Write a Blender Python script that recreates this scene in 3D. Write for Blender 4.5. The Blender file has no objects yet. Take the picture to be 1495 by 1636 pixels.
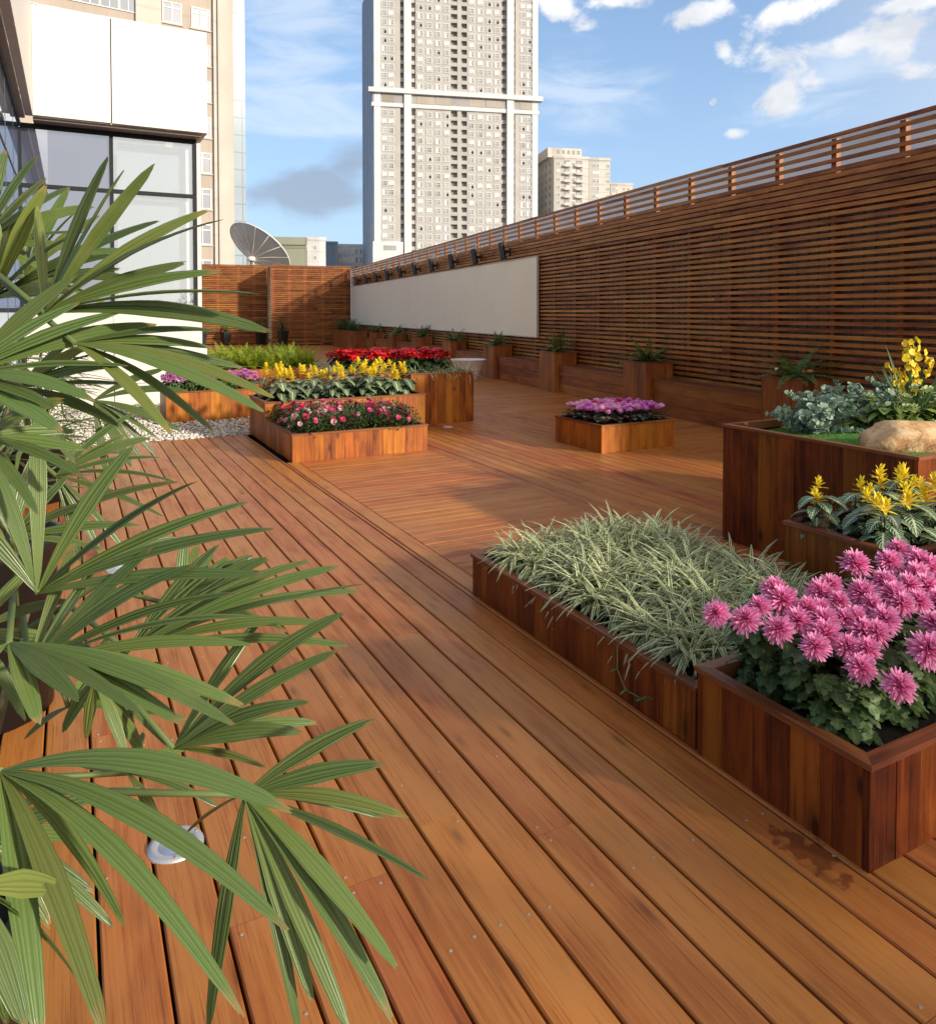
import bpy, math, random
from mathutils import Vector, Matrix
random.seed(7)
R = math.radians
scene = bpy.context.scene
COL = scene.collection

# ------------------------------------------------------------------ camera
FPX, CX, HOR, CAMH = 1200.0, 747.5, 499.0, 1.5      # surveyed from the photograph (1495 x 1636)
PITCH = R(1.5)
PPY = HOR + FPX * math.tan(PITCH)
YAW = math.atan((CX - 114) / FPX)                    # camera looks to the right of the deck boards
FW = Vector((math.sin(YAW) * math.cos(PITCH), math.cos(YAW) * math.cos(PITCH), -math.sin(PITCH)))
RT = Vector((math.cos(YAW), -math.sin(YAW), 0))
UP = RT.cross(FW)
CAM = Vector((0, 0, CAMH))
cam_d = bpy.data.cameras.new('camera')
cam = bpy.data.objects.new('camera', cam_d); COL.objects.link(cam)
cam_d.sensor_width = 36.0
cam_d.lens = 36.0 * FPX / 1636.0
cam_d.shift_y = (PPY - 818.0) / 1636.0
cam_d.clip_start = 0.05; cam_d.clip_end = 20000
cam.location = CAM
cam.rotation_euler = (R(90) - PITCH, 0, -YAW)
scene.camera = cam

# ------------------------------------------------------------------ light
SUN_AZ, SUN_EL = 150.5, 19.0                         # degrees clockwise from +Y, above the horizon
SUN_STRENGTH, SKY_STRENGTH, EXPOSURE = 3.6, 0.145, 0.56
sd = Vector((math.sin(R(SUN_AZ)) * math.cos(R(SUN_EL)), math.cos(R(SUN_AZ)) * math.cos(R(SUN_EL)), math.sin(R(SUN_EL))))
sun_d = bpy.data.lights.new('sun', 'SUN')
sun_d.energy = SUN_STRENGTH; sun_d.angle = R(2.3); sun_d.color = (1.0, 0.90, 0.76)
sun = bpy.data.objects.new('sun', sun_d); COL.objects.link(sun)
sun.rotation_euler = (-sd).to_track_quat('-Z', 'Y').to_euler()
sun.location = (20, -30, 20)

scene.view_settings.view_transform = 'Standard'
scene.view_settings.look = 'None'
scene.view_settings.exposure = EXPOSURE
scene.view_settings.gamma = 1.0
scene.cycles.max_bounces = 8
scene.cycles.transparent_max_bounces = 12
scene.cycles.caustics_reflective = False
scene.cycles.caustics_refractive = False

def N(nt, typ, **kw):
    n = nt.nodes.new(typ)
    for k, v in kw.items():
        if k.startswith('i_'):
            n.inputs[k[2:]].default_value = v
        else:
            setattr(n, k, v)
    return n
def pxdir(x, y):
    return (FW + RT * ((x - CX) / FPX) - UP * ((y - PPY) / FPX)).normalized()

def math_node(nt, op, a, b=None, clamp=False):
    n = nt.nodes.new('ShaderNodeMath'); n.operation = op; n.use_clamp = clamp
    for i, q in enumerate((a, b)):
        if q is None: continue
        if isinstance(q, (int, float)): n.inputs[i].default_value = q
        else: nt.links.new(q, n.inputs[i])
    return n.outputs[0]
def ramp(nt, src, stops, interp='LINEAR'):
    n = nt.nodes.new('ShaderNodeValToRGB'); n.color_ramp.interpolation = interp
    while len(n.color_ramp.elements) < len(stops): n.color_ramp.elements.new(0.5)
    for e, (p, c) in zip(n.color_ramp.elements, stops):
        e.position = p
        e.color = (c, c, c, 1) if isinstance(c, (int, float)) else (c[0], c[1], c[2], 1)
    nt.links.new(src, n.inputs[0]); return n.outputs[0]
def mixc(nt, fac, a, b, blend='MIX'):
    n = nt.nodes.new('ShaderNodeMix'); n.data_type = 'RGBA'; n.blend_type = blend
    for i, q in ((0, fac), (6, a), (7, b)):
        if isinstance(q, (int, float)): n.inputs[i].default_value = q
        elif isinstance(q, tuple): n.inputs[i].default_value = (q[0], q[1], q[2], 1)
        else: nt.links.new(q, n.inputs[i])
    return n.outputs[2]

world = bpy.data.worlds.new('World'); scene.world = world; world.use_nodes = True
nt = world.node_tree; nt.nodes.clear(); L = nt.links.new
sky = N(nt, 'ShaderNodeTexSky'); sky.sky_type = 'NISHITA'; sky.sun_disc = False
sky.sun_elevation = R(SUN_EL); sky.sun_rotation = R(SUN_AZ)
sky.altitude = 50; sky.air_density = 1.0; sky.dust_density = 1.0; sky.ozone_density = 2.2
tc = N(nt, 'ShaderNodeTexCoord')
gen = tc.outputs['Generated']
def vdot(v):
    n = nt.nodes.new('ShaderNodeVectorMath'); n.operation = 'DOT_PRODUCT'; L(gen, n.inputs[0]); n.inputs[1].default_value = v
    return n.outputs['Value']
def noise(scale, detail, rough, stretch=(1, 1, 1), off=(0, 0, 0), dist=0.0):
    mp = N(nt, 'ShaderNodeMapping'); mp.inputs['Scale'].default_value = stretch; mp.inputs['Location'].default_value = off
    L(gen, mp.inputs[0])
    n = N(nt, 'ShaderNodeTexNoise'); n.inputs['Scale'].default_value = scale; n.inputs['Detail'].default_value = detail
    n.inputs['Roughness'].default_value = rough; n.inputs['Distortion'].default_value = dist
    L(mp.outputs[0], n.inputs['Vector']); return n.outputs[0]
n_cum = noise(16, 9, 0.62, (1, 1, 1.5), (3.1, 0.4, 0.2), 0.25)
n_big = noise(6, 7, 0.55, (1, 1, 2.2), (1.3, 2.2, 0.7), 0.2)
n_cir = noise(5, 8, 0.6, (1.0, 1.0, 4.0), (0.2, 5.0, 1.0), 0.6)
def blob(x, y, wx, wy, tilt=0.0):
    d = pxdir(x, y); t1 = d.cross(Vector((0, 0, 1))).normalized(); t2 = t1.cross(d)
    c, s = math.cos(R(tilt)), math.sin(R(tilt)); a1 = t1 * c + t2 * s; a2 = t2 * c - t1 * s
    a = math_node(nt, 'MULTIPLY', vdot(a1), FPX / wx); b = math_node(nt, 'MULTIPLY', vdot(a2), FPX / wy)
    r2 = math_node(nt, 'ADD', math_node(nt, 'POWER', math_node(nt, 'ABSOLUTE', a), 2.0), math_node(nt, 'POWER', math_node(nt, 'ABSOLUTE', b), 2.0))
    front = math_node(nt, 'GREATER_THAN', vdot(d), 0.2)
    return math_node(nt, 'MULTIPLY', math_node(nt, 'SUBTRACT', 1.0, math_node(nt, 'SQRT', r2), True), front)
def vmax(lst):
    o = lst[0]
    for q in lst[1:]: o = math_node(nt, 'MAXIMUM', o, q)
    return o
def cover(mask, nz, k, lo, hi):
    s = math_node(nt, 'ADD', math_node(nt, 'MULTIPLY', mask, k), math_node(nt, 'MULTIPLY', math_node(nt, 'SUBTRACT', nz, 0.5), 3.2))
    m = nt.nodes.new('ShaderNodeMapRange'); m.interpolation_type = 'SMOOTHSTEP'
    m.inputs[1].default_value = lo; m.inputs[2].default_value = hi; L(s, m.inputs[0])
    return math_node(nt, 'MULTIPLY', m.outputs[0], math_node(nt, 'MULTIPLY', mask, 3.0, True))
cum = vmax([blob(1225, 92, 84, 60, -25), blob(1245, 150, 62, 42, 0), blob(1110, 25, 78, 27, 6), blob(1270, 18, 118, 26, 8), blob(1350, 72, 74, 33, 20),
            blob(1455, 122, 66, 26, 5), blob(1160, 80, 24, 32), blob(1300, 132, 40, 26), blob(905, 20, 70, 30, -20), blob(980, 2, 95, 18), blob(1470, 0, 80, 20),
            blob(1175, 213, 22, 13), blob(1440, 60, 70, 40, 20)])
c1 = cover(cum, n_cum, 1.2, 0.34, 1.06)
cir = vmax([blob(900, 140, 190, 130, -18), blob(480, 130, 240, 160, -15), blob(470, 20, 160, 90, 10), blob(1330, 120, 200, 70, 12)])
c2 = math_node(nt, 'MULTIPLY', cover(cir, n_cir, 0.9, 0.15, 1.1), 0.5)
gry = vmax([blob(490, 292, 165, 72, 8), blob(560, 262, 90, 60, 10)])
c3 = math_node(nt, 'MULTIPLY', cover(gry, n_big, 1.3, 0.25, 1.1), 0.62)
S = 1.0 / SKY_STRENGTH
satn = N(nt, 'ShaderNodeHueSaturation'); satn.inputs['Saturation'].default_value = 1.12; satn.inputs['Value'].default_value = 1.0
L(sky.outputs[0], satn.inputs['Color'])
# thin haze: whiter towards the horizon, plus a warm glow added on the sun's side to fill the shade
up_ = vdot(Vector((0, 0, 1)))
hz = ramp(nt, up_, [(0.0, 0.85), (0.10, 0.70), (0.30, 0.42), (0.6, 0.15)])
base = mixc(nt, hz, satn.outputs[0], (0.34 * S, 0.47 * S, 0.68 * S))
fill_veil = ramp(nt, math_node(nt, 'ADD', math_node(nt, 'MULTIPLY', vdot(Vector((sd.x, sd.y, 0.25)).normalized()), 0.5), 0.5), [(0.45, 0.0), (0.9, 0.85)])
base = mixc(nt, fill_veil, base, (0.92 * S, 0.80 * S, 0.66 * S))
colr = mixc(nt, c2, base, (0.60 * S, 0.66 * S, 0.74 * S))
colr = mixc(nt, c3, colr, (0.23 * S, 0.25 * S, 0.30 * S))
colr = mixc(nt, c1, colr, ramp(nt, n_big, [(0.36, (0.50 * S, 0.53 * S, 0.58 * S)), (0.58, (0.74 * S, 0.74 * S, 0.75 * S))]))
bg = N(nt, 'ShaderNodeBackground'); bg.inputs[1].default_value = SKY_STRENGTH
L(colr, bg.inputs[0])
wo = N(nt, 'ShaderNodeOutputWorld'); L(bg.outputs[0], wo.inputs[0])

# ------------------------------------------------------------------ frames of reference
TW = YAW - math.atan((CX - 312) / FPX)               # the slatted wall runs a few degrees off the boards
def ray(x, y): return FW + RT * ((x - CX) / FPX) - UP * ((y - PPY) / FPX)
def gnd(x, y, z=0.0):
    r = ray(x, y); return CAM + r * ((z - CAMH) / r.z)
def dep(x, y, d): return CAM + ray(x, y) * d
wd = Vector((math.sin(TW), math.cos(TW), 0)); wn = Vector((math.cos(TW), -math.sin(TW), 0))
def WP(u, v, z=0.0): return wn * u + wd * v + Vector((0, 0, z))

# ------------------------------------------------------------------ mesh builder
class MB:
    def __init__(s): s.v = []; s.f = []; s.m = []; s.uv = []; s.r = []; s.sm = []
    def face(s, idx, uv=None, mat=0, rnd=0.0, smooth=False):
        s.f.append(idx); s.m.append(mat); s.r.append(rnd); s.sm.append(smooth)
        s.uv.extend(uv if uv else [(0.0, 0.0)] * len(idx))
    def add(s, p): s.v.append(tuple(p)); return len(s.v) - 1
    def box(s, a, b, mat=0, rnd=None, grain='y', M=None):
        if rnd is None: rnd = random.random()
        x0, y0, z0 = a; x1, y1, z1 = b
        P = [(x0, y0, z0), (x1, y0, z0), (x1, y1, z0), (x0, y1, z0), (x0, y0, z1), (x1, y0, z1), (x1, y1, z1), (x0, y1, z1)]
        i0 = len(s.v)
        s.v.extend([tuple(M @ Vector(p)) for p in P] if M else P)
        ax = {'x': 0, 'y': 1, 'z': 2}[grain]
        for q in ((0, 3, 2, 1), (4, 5, 6, 7), (0, 1, 5, 4), (1, 2, 6, 5), (2, 3, 7, 6), (3, 0, 4, 7)):
            uv = []
            for k in q:
                p = P[k]; o = [p[j] for j in range(3) if j != ax]
                uv.append((p[ax], o[0] + o[1]))
            s.face([i0 + k for k in q], uv, mat, rnd)
    def board(s, a, b, axis='y', ch=0.004, mat=0, rnd=None):
        """plank with eased top edges, running along axis"""
        if rnd is None: rnd = random.random()
        x0, y0, z0 = a; x1, y1, z1 = b
        if axis == 'y': sec = [(x0, z0), (x1, z0), (x1, z1 - ch), (x1 - ch, z1), (x0 + ch, z1), (x0, z1 - ch)]; e = (y0, y1)
        else: sec = [(y0, z0), (y1, z0), (y1, z1 - ch), (y1 - ch, z1), (y0 + ch, z1), (y0, z1 - ch)]; e = (x0, x1)
        i0 = len(s.v); n = len(sec)
        for t in e:
            for (p, z) in sec: s.v.append((p, t, z) if axis == 'y' else (t, p, z))
        for k in range(n):
            k2 = (k + 1) % n
            q = [i0 + k, i0 + k2, i0 + n + k2, i0 + n + k]
            w0 = sec[k][0] + (sec[k][1] if k != 4 else z1); w1 = sec[k2][0] + sec[k2][1]
            uv = [(e[0], sec[k][0] + sec[k][1]), (e[0], sec[k2][0] + sec[k2][1]), (e[1], sec[k2][0] + sec[k2][1]), (e[1], sec[k][0] + sec[k][1])]
            if axis == 'x': q.reverse(); uv.reverse()
            s.face(q, uv, mat, rnd)
        c0 = list(range(i0, i0 + n)); c1 = list(range(i0 + n, i0 + 2 * n))
        if axis == 'y': c0.reverse()
        else: c1.reverse()
        s.face(c0, [(0, 0)] * n, mat, rnd); s.face(c1, [(0, 0)] * n, mat, rnd)
    def lathe(s, prof, seg=20, mat=0, M=None, rnd=0.0, smooth=True, cap0=False, cap1=False):
        i0 = len(s.v)
        for (r, z) in prof:
            for k in range(seg):
                a = 2 * math.pi * k / seg; p = Vector((r * math.cos(a), r * math.sin(a), z))
                s.v.append(tuple(M @ p) if M else tuple(p))
        for j in range(len(prof) - 1):
            for k in range(seg):
                k2 = (k + 1) % seg
                s.face([i0 + j * seg + k, i0 + j * seg + k2, i0 + (j + 1) * seg + k2, i0 + (j + 1) * seg + k],
                       [(k / seg, j), ((k + 1) / seg, j), ((k + 1) / seg, j + 1), (k / seg, j + 1)], mat, rnd, smooth)
        if cap0: s.face([i0 + k for k in range(seg)][::-1], None, mat, rnd)
        if cap1: s.face([i0 + (len(prof) - 1) * seg + k for k in range(seg)], None, mat, rnd)
    def tube(s, pts, rad, seg=6, mat=0, rnd=0.0):
        pts = [Vector(p) for p in pts]; n = len(pts); i0 = len(s.v)
        if isinstance(rad, (int, float)): rad = [rad] * n
        for i, p in enumerate(pts):
            t = (pts[min(i + 1, n - 1)] - pts[max(i - 1, 0)]).normalized()
            a = t.orthogonal().normalized() if abs(t.z) > 0.95 else t.cross(Vector((0, 0, 1))).normalized(); b = t.cross(a)
            for k in range(seg):
                w = 2 * math.pi * k / seg; s.v.append(tuple(p + (a * math.cos(w) + b * math.sin(w)) * rad[i]))
        for i in range(n - 1):
            for k in range(seg):
                k2 = (k + 1) % seg
                s.face([i0 + i * seg + k, i0 + i * seg + k2, i0 + (i + 1) * seg + k2, i0 + (i + 1) * seg + k], [(k / seg, i / n), ((k + 1) / seg, i / n), ((k + 1) / seg, (i + 1) / n), (k / seg, (i + 1) / n)], mat, rnd, True)
        s.face([i0 + k for k in range(seg)][::-1], None, mat, rnd); s.face([i0 + (n - 1) * seg + k for k in range(seg)], None, mat, rnd)
    def quad(s, pts, mat=0, rnd=0.0, uv=None):
        i0 = len(s.v); s.v.extend(tuple(p) for p in pts)
        s.face([i0 + k for k in range(len(pts))], uv or [(0, 0), (1, 0), (1, 1), (0, 1), (0, 0.5), (0.5, 0)][:len(pts)], mat, rnd)
    def leaf(s, p, d, nrm, Ln, W, outline, droop=0.5, fold=0.15, mat=0, rnd=None, wave=0.0):
        """strip of stations (t, half width) along a curve that bends down by droop; uv = (across, along)"""
        if rnd is None: rnd = random.random()
        p = Vector(p); d = Vector(d).normalized(); nrm = Vector(nrm)
        i0 = len(s.v); t0 = 0.0
        for (t, w) in outline:
            dt = t - t0; t0 = t
            d2 = d + Vector((0, 0, -1)) * droop * dt
            d = d2.normalized(); p = p + d * (Ln * dt)
            side = d.cross(nrm)
            if side.length < 1e-4: side = d.orthogonal()
            side.normalize(); n = side.cross(d).normalized()
            hw = w * W * 0.5
            lift = n * (hw * fold + (random.uniform(-wave, wave) * W if wave else 0))
            s.v.append(tuple(p - side * hw + lift)); s.v.append(tuple(p)); s.v.append(tuple(p + side * hw + lift))
        m = len(outline)
        for i in range(m - 1):
            a = i0 + i * 3; b = a + 3; ta, tb = outline[i][0], outline[i + 1][0]
            wa, wb = 0.5, 0.5
            s.face([a, a + 1, b + 1, b], [(0.5 - wa, ta), (0.5, ta), (0.5, tb), (0.5 - wb, tb)], mat, rnd, True)
            s.face([a + 1, a + 2, b + 2, b + 1], [(0.5, ta), (0.5 + wa, ta), (0.5 + wb, tb), (0.5, tb)], mat, rnd, True)
        return p
    def mesh(s, name, mats):
        me = bpy.data.meshes.new(name)
        me.from_pydata(s.v, [], s.f)
        for m in mats: me.materials.append(m)
        me.polygons.foreach_set('material_index', s.m)
        me.polygons.foreach_set('use_smooth', s.sm)
        ul = me.uv_layers.new(name='UVMap')
        flat = [c for q in s.uv for c in q]
        ul.data.foreach_set('uv', flat)
        at = me.attributes.new('rnd', 'FLOAT', 'FACE'); at.data.foreach_set('value', s.r)
        me.update(); return me
    def build(s, name, mats, parent=None, loc=None):
        if not isinstance(mats, (list, tuple)): mats = [mats]
        o = bpy.data.objects.new(name, s.mesh(name, mats)); COL.objects.link(o)
        if parent: o.parent = parent
        if loc is not None: o.location = loc
        return o
def tag(o, label, cat, group=None):
    o['label'] = label; o['category'] = cat
    if group: o['group'] = group
    return o
def struct(o): o['kind'] = 'structure'; return o
def thing(name, label, cat, loc=(0, 0, 0), rz=0.0, group=None):
    o = bpy.data.objects.new(name, None); COL.objects.link(o); o.empty_display_size = 0.1
    o.location = loc; o.rotation_euler = (0, 0, rz); return tag(o, label, cat, group)
def child(name, me, parent, loc=(0, 0, 0), rot=(0, 0, 0), sc=1.0):
    o = bpy.data.objects.new(name, me); COL.objects.link(o); o.parent = parent
    o.location = loc; o.rotation_euler = rot; o.scale = (sc, sc, sc); return o
def dup(root, loc, rz=0.0, sc=1.0, label=None, group=None):
    r = root.copy(); COL.objects.link(r); r.location = loc; r.rotation_euler = (0, 0, rz); r.scale = (sc, sc, sc)
    if label: r['label'] = label
    if group: r['group'] = group
    for ch in list(root.children):
        c = ch.copy(); COL.objects.link(c); c.parent = r
        for g2 in ch.children:
            d2 = g2.copy(); COL.objects.link(d2); d2.parent = c
    return r

# ------------------------------------------------------------------ materials
def mat(name):
    m = bpy.data.materials.new(name); m.use_nodes = True
    nt = m.node_tree; b = nt.nodes['Principled BSDF']; return m, nt, b
def plain(name, col, rough=0.6, metal=0.0, spec=0.5, var=0.0, nscale=8.0, bump=0.0, bscale=60.0):
    m, nt, b = mat(name)
    b.inputs['Roughness'].default_value = rough; b.inputs['Metallic'].default_value = metal
    b.inputs['Specular IOR Level'].default_value = spec
    b.inputs['Base Color'].default_value = (*col, 1)
    if var or bump:
        tc = nt.nodes.new('ShaderNodeTexCoord')
        if var:
            n = nt.nodes.new('ShaderNodeTexNoise'); n.inputs['Scale'].default_value = nscale; n.inputs['Detail'].default_value = 6
            nt.links.new(tc.outputs['Object'], n.inputs['Vector'])
            c = ramp(nt, n.outputs[0], [(0.25, tuple(q * (1 - var) for q in col)), (0.75, tuple(min(1, q * (1 + var)) for q in col))])
            nt.links.new(c, b.inputs['Base Color'])
        if bump:
            n = nt.nodes.new('ShaderNodeTexNoise'); n.inputs['Scale'].default_value = bscale; n.inputs['Detail'].default_value = 4
            nt.links.new(tc.outputs['Object'], n.inputs['Vector'])
            bp = nt.nodes.new('ShaderNodeBump'); bp.inputs['Strength'].default_value = bump; bp.inputs['Distance'].default_value = 0.01
            nt.links.new(n.outputs[0], bp.inputs['Height']); nt.links.new(bp.outputs[0], b.inputs['Normal'])
    return m
def wood(name, dark, mid, light, rough=0.5, grain=1.0, knots=0.5, spec=0.35, stain=None, worn=0.0, bump=0.35, kscale=(1.6, 4.2, 1), con=0.105, pv=1.0, pore=0.35):
    m, nt, b = mat(name); L = nt.links.new
    uv = nt.nodes.new('ShaderNodeUVMap'); uv.uv_map = 'UVMap'
    at = nt.nodes.new('ShaderNodeAttribute'); at.attribute_name = 'rnd'
    rnd = at.outputs['Fac']
    off = nt.nodes.new('ShaderNodeCombineXYZ')
    L(math_node(nt, 'MULTIPLY', rnd, 37.0), off.inputs[0]); L(math_node(nt, 'MULTIPLY', rnd, 91.0), off.inputs[1]); L(math_node(nt, 'MULTIPLY', rnd, 13.0), off.inputs[2])
    va = nt.nodes.new('ShaderNodeVectorMath'); va.operation = 'ADD'; L(uv.outputs[0], va.inputs[0]); L(off.outputs[0], va.inputs[1])
    def tex(scale, stretch, detail=5, rough=0.6, dist=0.0):
        mp = nt.nodes.new('ShaderNodeMapping'); mp.inputs['Scale'].default_value = stretch; L(va.outputs[0], mp.inputs[0])
        n = nt.nodes.new('ShaderNodeTexNoise'); n.inputs['Scale'].default_value = scale; n.inputs['Detail'].default_value = detail
        n.inputs['Roughness'].default_value = rough; n.inputs['Distortion'].default_value = dist; L(mp.outputs[0], n.inputs['Vector']); return n.outputs[0]
    fine = tex(1.0, (3.5, 190.0, 1), 4, 0.7, 0.3)
    band = tex(1.0, (0.8, 30.0, 1), 5, 0.6, 0.8)
    blot = tex(2.4, (1.0, 3.5, 1), 5, 0.6, 0.3)
    g = math_node(nt, 'ADD', math_node(nt, 'MULTIPLY', fine, 0.35 * grain), math_node(nt, 'MULTIPLY', band, 0.65))
    g = math_node(nt, 'ADD', g, math_node(nt, 'MULTIPLY', math_node(nt, 'SUBTRACT', rnd, 0.5), 0.20 * pv))
    g = math_node(nt, 'ADD', math_node(nt, 'MULTIPLY', g, 0.6), math_node(nt, 'MULTIPLY', blot, 0.45))
    c = ramp(nt, g, [(0.5 - con, dark), (0.50, mid), (0.5 + con * 1.15, light)])
    if knots:
        mp = nt.nodes.new('ShaderNodeMapping'); mp.inputs['Scale'].default_value = kscale; L(va.outputs[0], mp.inputs[0])
        vo = nt.nodes.new('ShaderNodeTexVoronoi'); vo.inputs['Scale'].default_value = 1.0; vo.inputs['Randomness'].default_value = 1.0
        L(mp.outputs[0], vo.inputs['Vector'])
        k = ramp(nt, math_node(nt, 'ADD', vo.outputs['Distance'], math_node(nt, 'MULTIPLY', blot, 0.06)), [(0.085, knots), (0.14, knots * 0.4), (0.24, 0.0)])
        c = mixc(nt, k, c, tuple(q * 0.28 for q in dark))
    # crisp dark pores along the grain
    c = mixc(nt, math_node(nt, 'MULTIPLY', ramp(nt, fine, [(0.30, 1.0), (0.44, 0.0)]), pore), c, tuple(q * 0.45 for q in dark))
    # hue drift between planks
    hs = nt.nodes.new('ShaderNodeHueSaturation'); L(c, hs.inputs['Color'])
    L(math_node(nt, 'ADD', 0.494, math_node(nt, 'MULTIPLY', rnd, 0.014)), hs.inputs['Hue'])
    L(math_node(nt, 'ADD', 1 - .16 * pv, math_node(nt, 'MULTIPLY', math_node(nt, 'FRACT', math_node(nt, 'MULTIPLY', rnd, 7.31)), 0.32 * pv)), hs.inputs['Value'])
    c = hs.outputs[0]
    r_in = b.inputs['Roughness']
    if worn:
        tcn = nt.nodes.new('ShaderNodeTexCoord')
        n = nt.nodes.new('ShaderNodeTexNoise'); n.inputs['Scale'].default_value = 1.1; n.inputs['Detail'].default_value = 7; n.inputs['Roughness'].default_value = 0.62
        L(tcn.outputs['Object'], n.inputs['Vector'])
        c = mixc(nt, math_node(nt, 'MULTIPLY', ramp(nt, n.outputs[0], [(0.46, 0.0), (0.66, 1.0)]), worn), c, (0.34, 0.145, 0.048))
        n2 = nt.nodes.new('ShaderNodeTexNoise'); n2.inputs['Scale'].default_value = 0.7; n2.inputs['Detail'].default_value = 5
        L(tcn.outputs['Object'], n2.inputs['Vector'])
        c = mixc(nt, math_node(nt, 'MULTIPLY', ramp(nt, n2.outputs[0], [(0.5, 0.0), (0.7, 1.0)]), worn * 0.8), c, (0.26, 0.095, 0.034))
    if stain:
        tcn = nt.nodes.new('ShaderNodeTexCoord')
        for (sx, sy, rx, ry) in stain:
            mp = nt.nodes.new('ShaderNodeMapping'); mp.vector_type = 'POINT'
            mp.inputs['Location'].default_value = (-sx / rx, -sy / ry, 0); mp.inputs['Scale'].default_value = (1 / rx, 1 / ry, 0); L(tcn.outputs['Object'], mp.inputs[0])
            ln = nt.nodes.new('ShaderNodeVectorMath'); ln.operation = 'LENGTH'; L(mp.outputs[0], ln.inputs[0])
            n = nt.nodes.new('ShaderNodeTexNoise'); n.inputs['Scale'].default_value = 22; n.inputs['Detail'].default_value = 5; L(tcn.outputs['Object'], n.inputs['Vector'])
            k = ramp(nt, math_node(nt, 'ADD', math_node(nt, 'MULTIPLY', ln.outputs['Value'], 0.35), n.outputs[0]), [(0.68, 1.0), (0.735, 0.35), (0.76, 0.0)])
            c = mixc(nt, math_node(nt, 'MULTIPLY', k, 0.7), c, (0.11, 0.020, 0.007))
    L(c, b.inputs['Base Color'])
    L(ramp(nt, g, [(0.3, rough + 0.12), (0.7, rough - 0.08)]), r_in)
    b.inputs['Specular IOR Level'].default_value = spec
    bp = nt.nodes.new('ShaderNodeBump'); bp.inputs['Strength'].default_value = bump; bp.inputs['Distance'].default_value = 0.003
    L(g, bp.inputs['Height']); L(bp.outputs[0], b.inputs['Normal'])
    return m
def leafmat(name, base, tip=None, rough=0.45, stripe=None, stripe_kind=None, trans=0.25, var=0.25, spec=0.4):
    """leaf with uv (across, along); stripe kinds: margin, midrib, veins, pleat"""
    m, nt, b = mat(name); L = nt.links.new
    uv = nt.nodes.new('ShaderNodeUVMap'); uv.uv_map = 'UVMap'
    sp = nt.nodes.new('ShaderNodeSeparateXYZ'); L(uv.outputs[0], sp.inputs[0]); U, V = sp.outputs[0], sp.outputs[1]
    at = nt.nodes.new('ShaderNodeAttribute'); at.attribute_name = 'rnd'
    oi = nt.nodes.new('ShaderNodeObjectInfo')
    c = mixc(nt, V, base, tip or base)
    du = math_node(nt, 'ABSOLUTE', math_node(nt, 'SUBTRACT', U, 0.5))
    if stripe_kind == 'margin':
        k = ramp(nt, du, [(0.20, 0.0), (0.30, 1.0)]); c = mixc(nt, k, c, stripe)
    elif stripe_kind == 'midrib':
        k = ramp(nt, du, [(0.03, 1.0), (0.10, 0.0)]); c = mixc(nt, k, c, stripe)
    elif stripe_kind == 'veins':
        w = math_node(nt, 'SINE', math_node(nt, 'MULTIPLY', math_node(nt, 'SUBTRACT', V, math_node(nt, 'MULTIPLY', du, 0.55)), 52.0))
        k = ramp(nt, w, [(0.60, 0.0), (0.95, 1.0)])
        k = math_node(nt, 'MAXIMUM', k, ramp(nt, du, [(0.035, 1.0), (0.09, 0.0)])); c = mixc(nt, k, c, stripe)
    elif stripe_kind == 'pleat':
        w = math_node(nt, 'SINE', math_node(nt, 'MULTIPLY', U, 31.0)); k = ramp(nt, w, [(0.2, 0.0), (1.0, 0.20)]); c = mixc(nt, k, c, stripe)
        n = nt.nodes.new('ShaderNodeTexNoise'); n.inputs['Scale'].default_value = 9; n.inputs['Detail'].default_value = 5
        tcn = nt.nodes.new('ShaderNodeTexCoord'); L(tcn.outputs['Object'], n.inputs['Vector'])
        c = mixc(nt, ramp(nt, n.outputs[0], [(0.58, 0.0), (0.75, 0.45)]), c, stripe)
        c = mixc(nt, ramp(nt, math_node(nt, 'ADD', V, math_node(nt, 'MULTIPLY', math_node(nt, 'SUBTRACT', at.outputs['Fac'], 0.6), 0.10)), [(0.935, 0.0), (0.985, 0.85)]), c, (0.26, 0.19, 0.07))
        c = mixc(nt, ramp(nt, at.outputs['Fac'], [(0.78, 0.0), (0.9, 0.4)]), c, (0.26, 0.24, 0.045))
    hs = nt.nodes.new('ShaderNodeHueSaturation'); L(c, hs.inputs['Color'])
    rr = math_node(nt, 'FRACT', math_node(nt, 'ADD', at.outputs['Fac'], oi.outputs['Random']))
    L(math_node(nt, 'ADD', 1.0 - var, math_node(nt, 'MULTIPLY', rr, 2 * var)), hs.inputs['Value'])
    L(math_node(nt, 'ADD', 0.49, math_node(nt, 'MULTIPLY', at.outputs['Fac'], 0.02)), hs.inputs['Hue'])
    L(hs.outputs[0], b.inputs['Base Color'])
    b.inputs['Roughness'].default_value = rough; b.inputs['Specular IOR Level'].default_value = spec
    if stripe_kind in ('pleat', 'margin'):
        bp = nt.nodes.new('ShaderNodeBump'); bp.inputs['Strength'].default_value = 0.35; bp.inputs['Distance'].default_value = 0.002
        L(math_node(nt, 'SINE', math_node(nt, 'MULTIPLY', U, 31.0)), bp.inputs['Height']); L(bp.outputs[0], b.inputs['Normal'])
    if trans:
        tr = nt.nodes.new('ShaderNodeBsdfTranslucent'); L(hs.outputs[0], tr.inputs[0])
        mx = nt.nodes.new('ShaderNodeMixShader'); mx.inputs[0].default_value = trans
        L(b.outputs[0], mx.inputs[1]); L(tr.outputs[0], mx.inputs[2])
        L(mx.outputs[0], nt.nodes['Material Output'].inputs[0])
    return m
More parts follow.
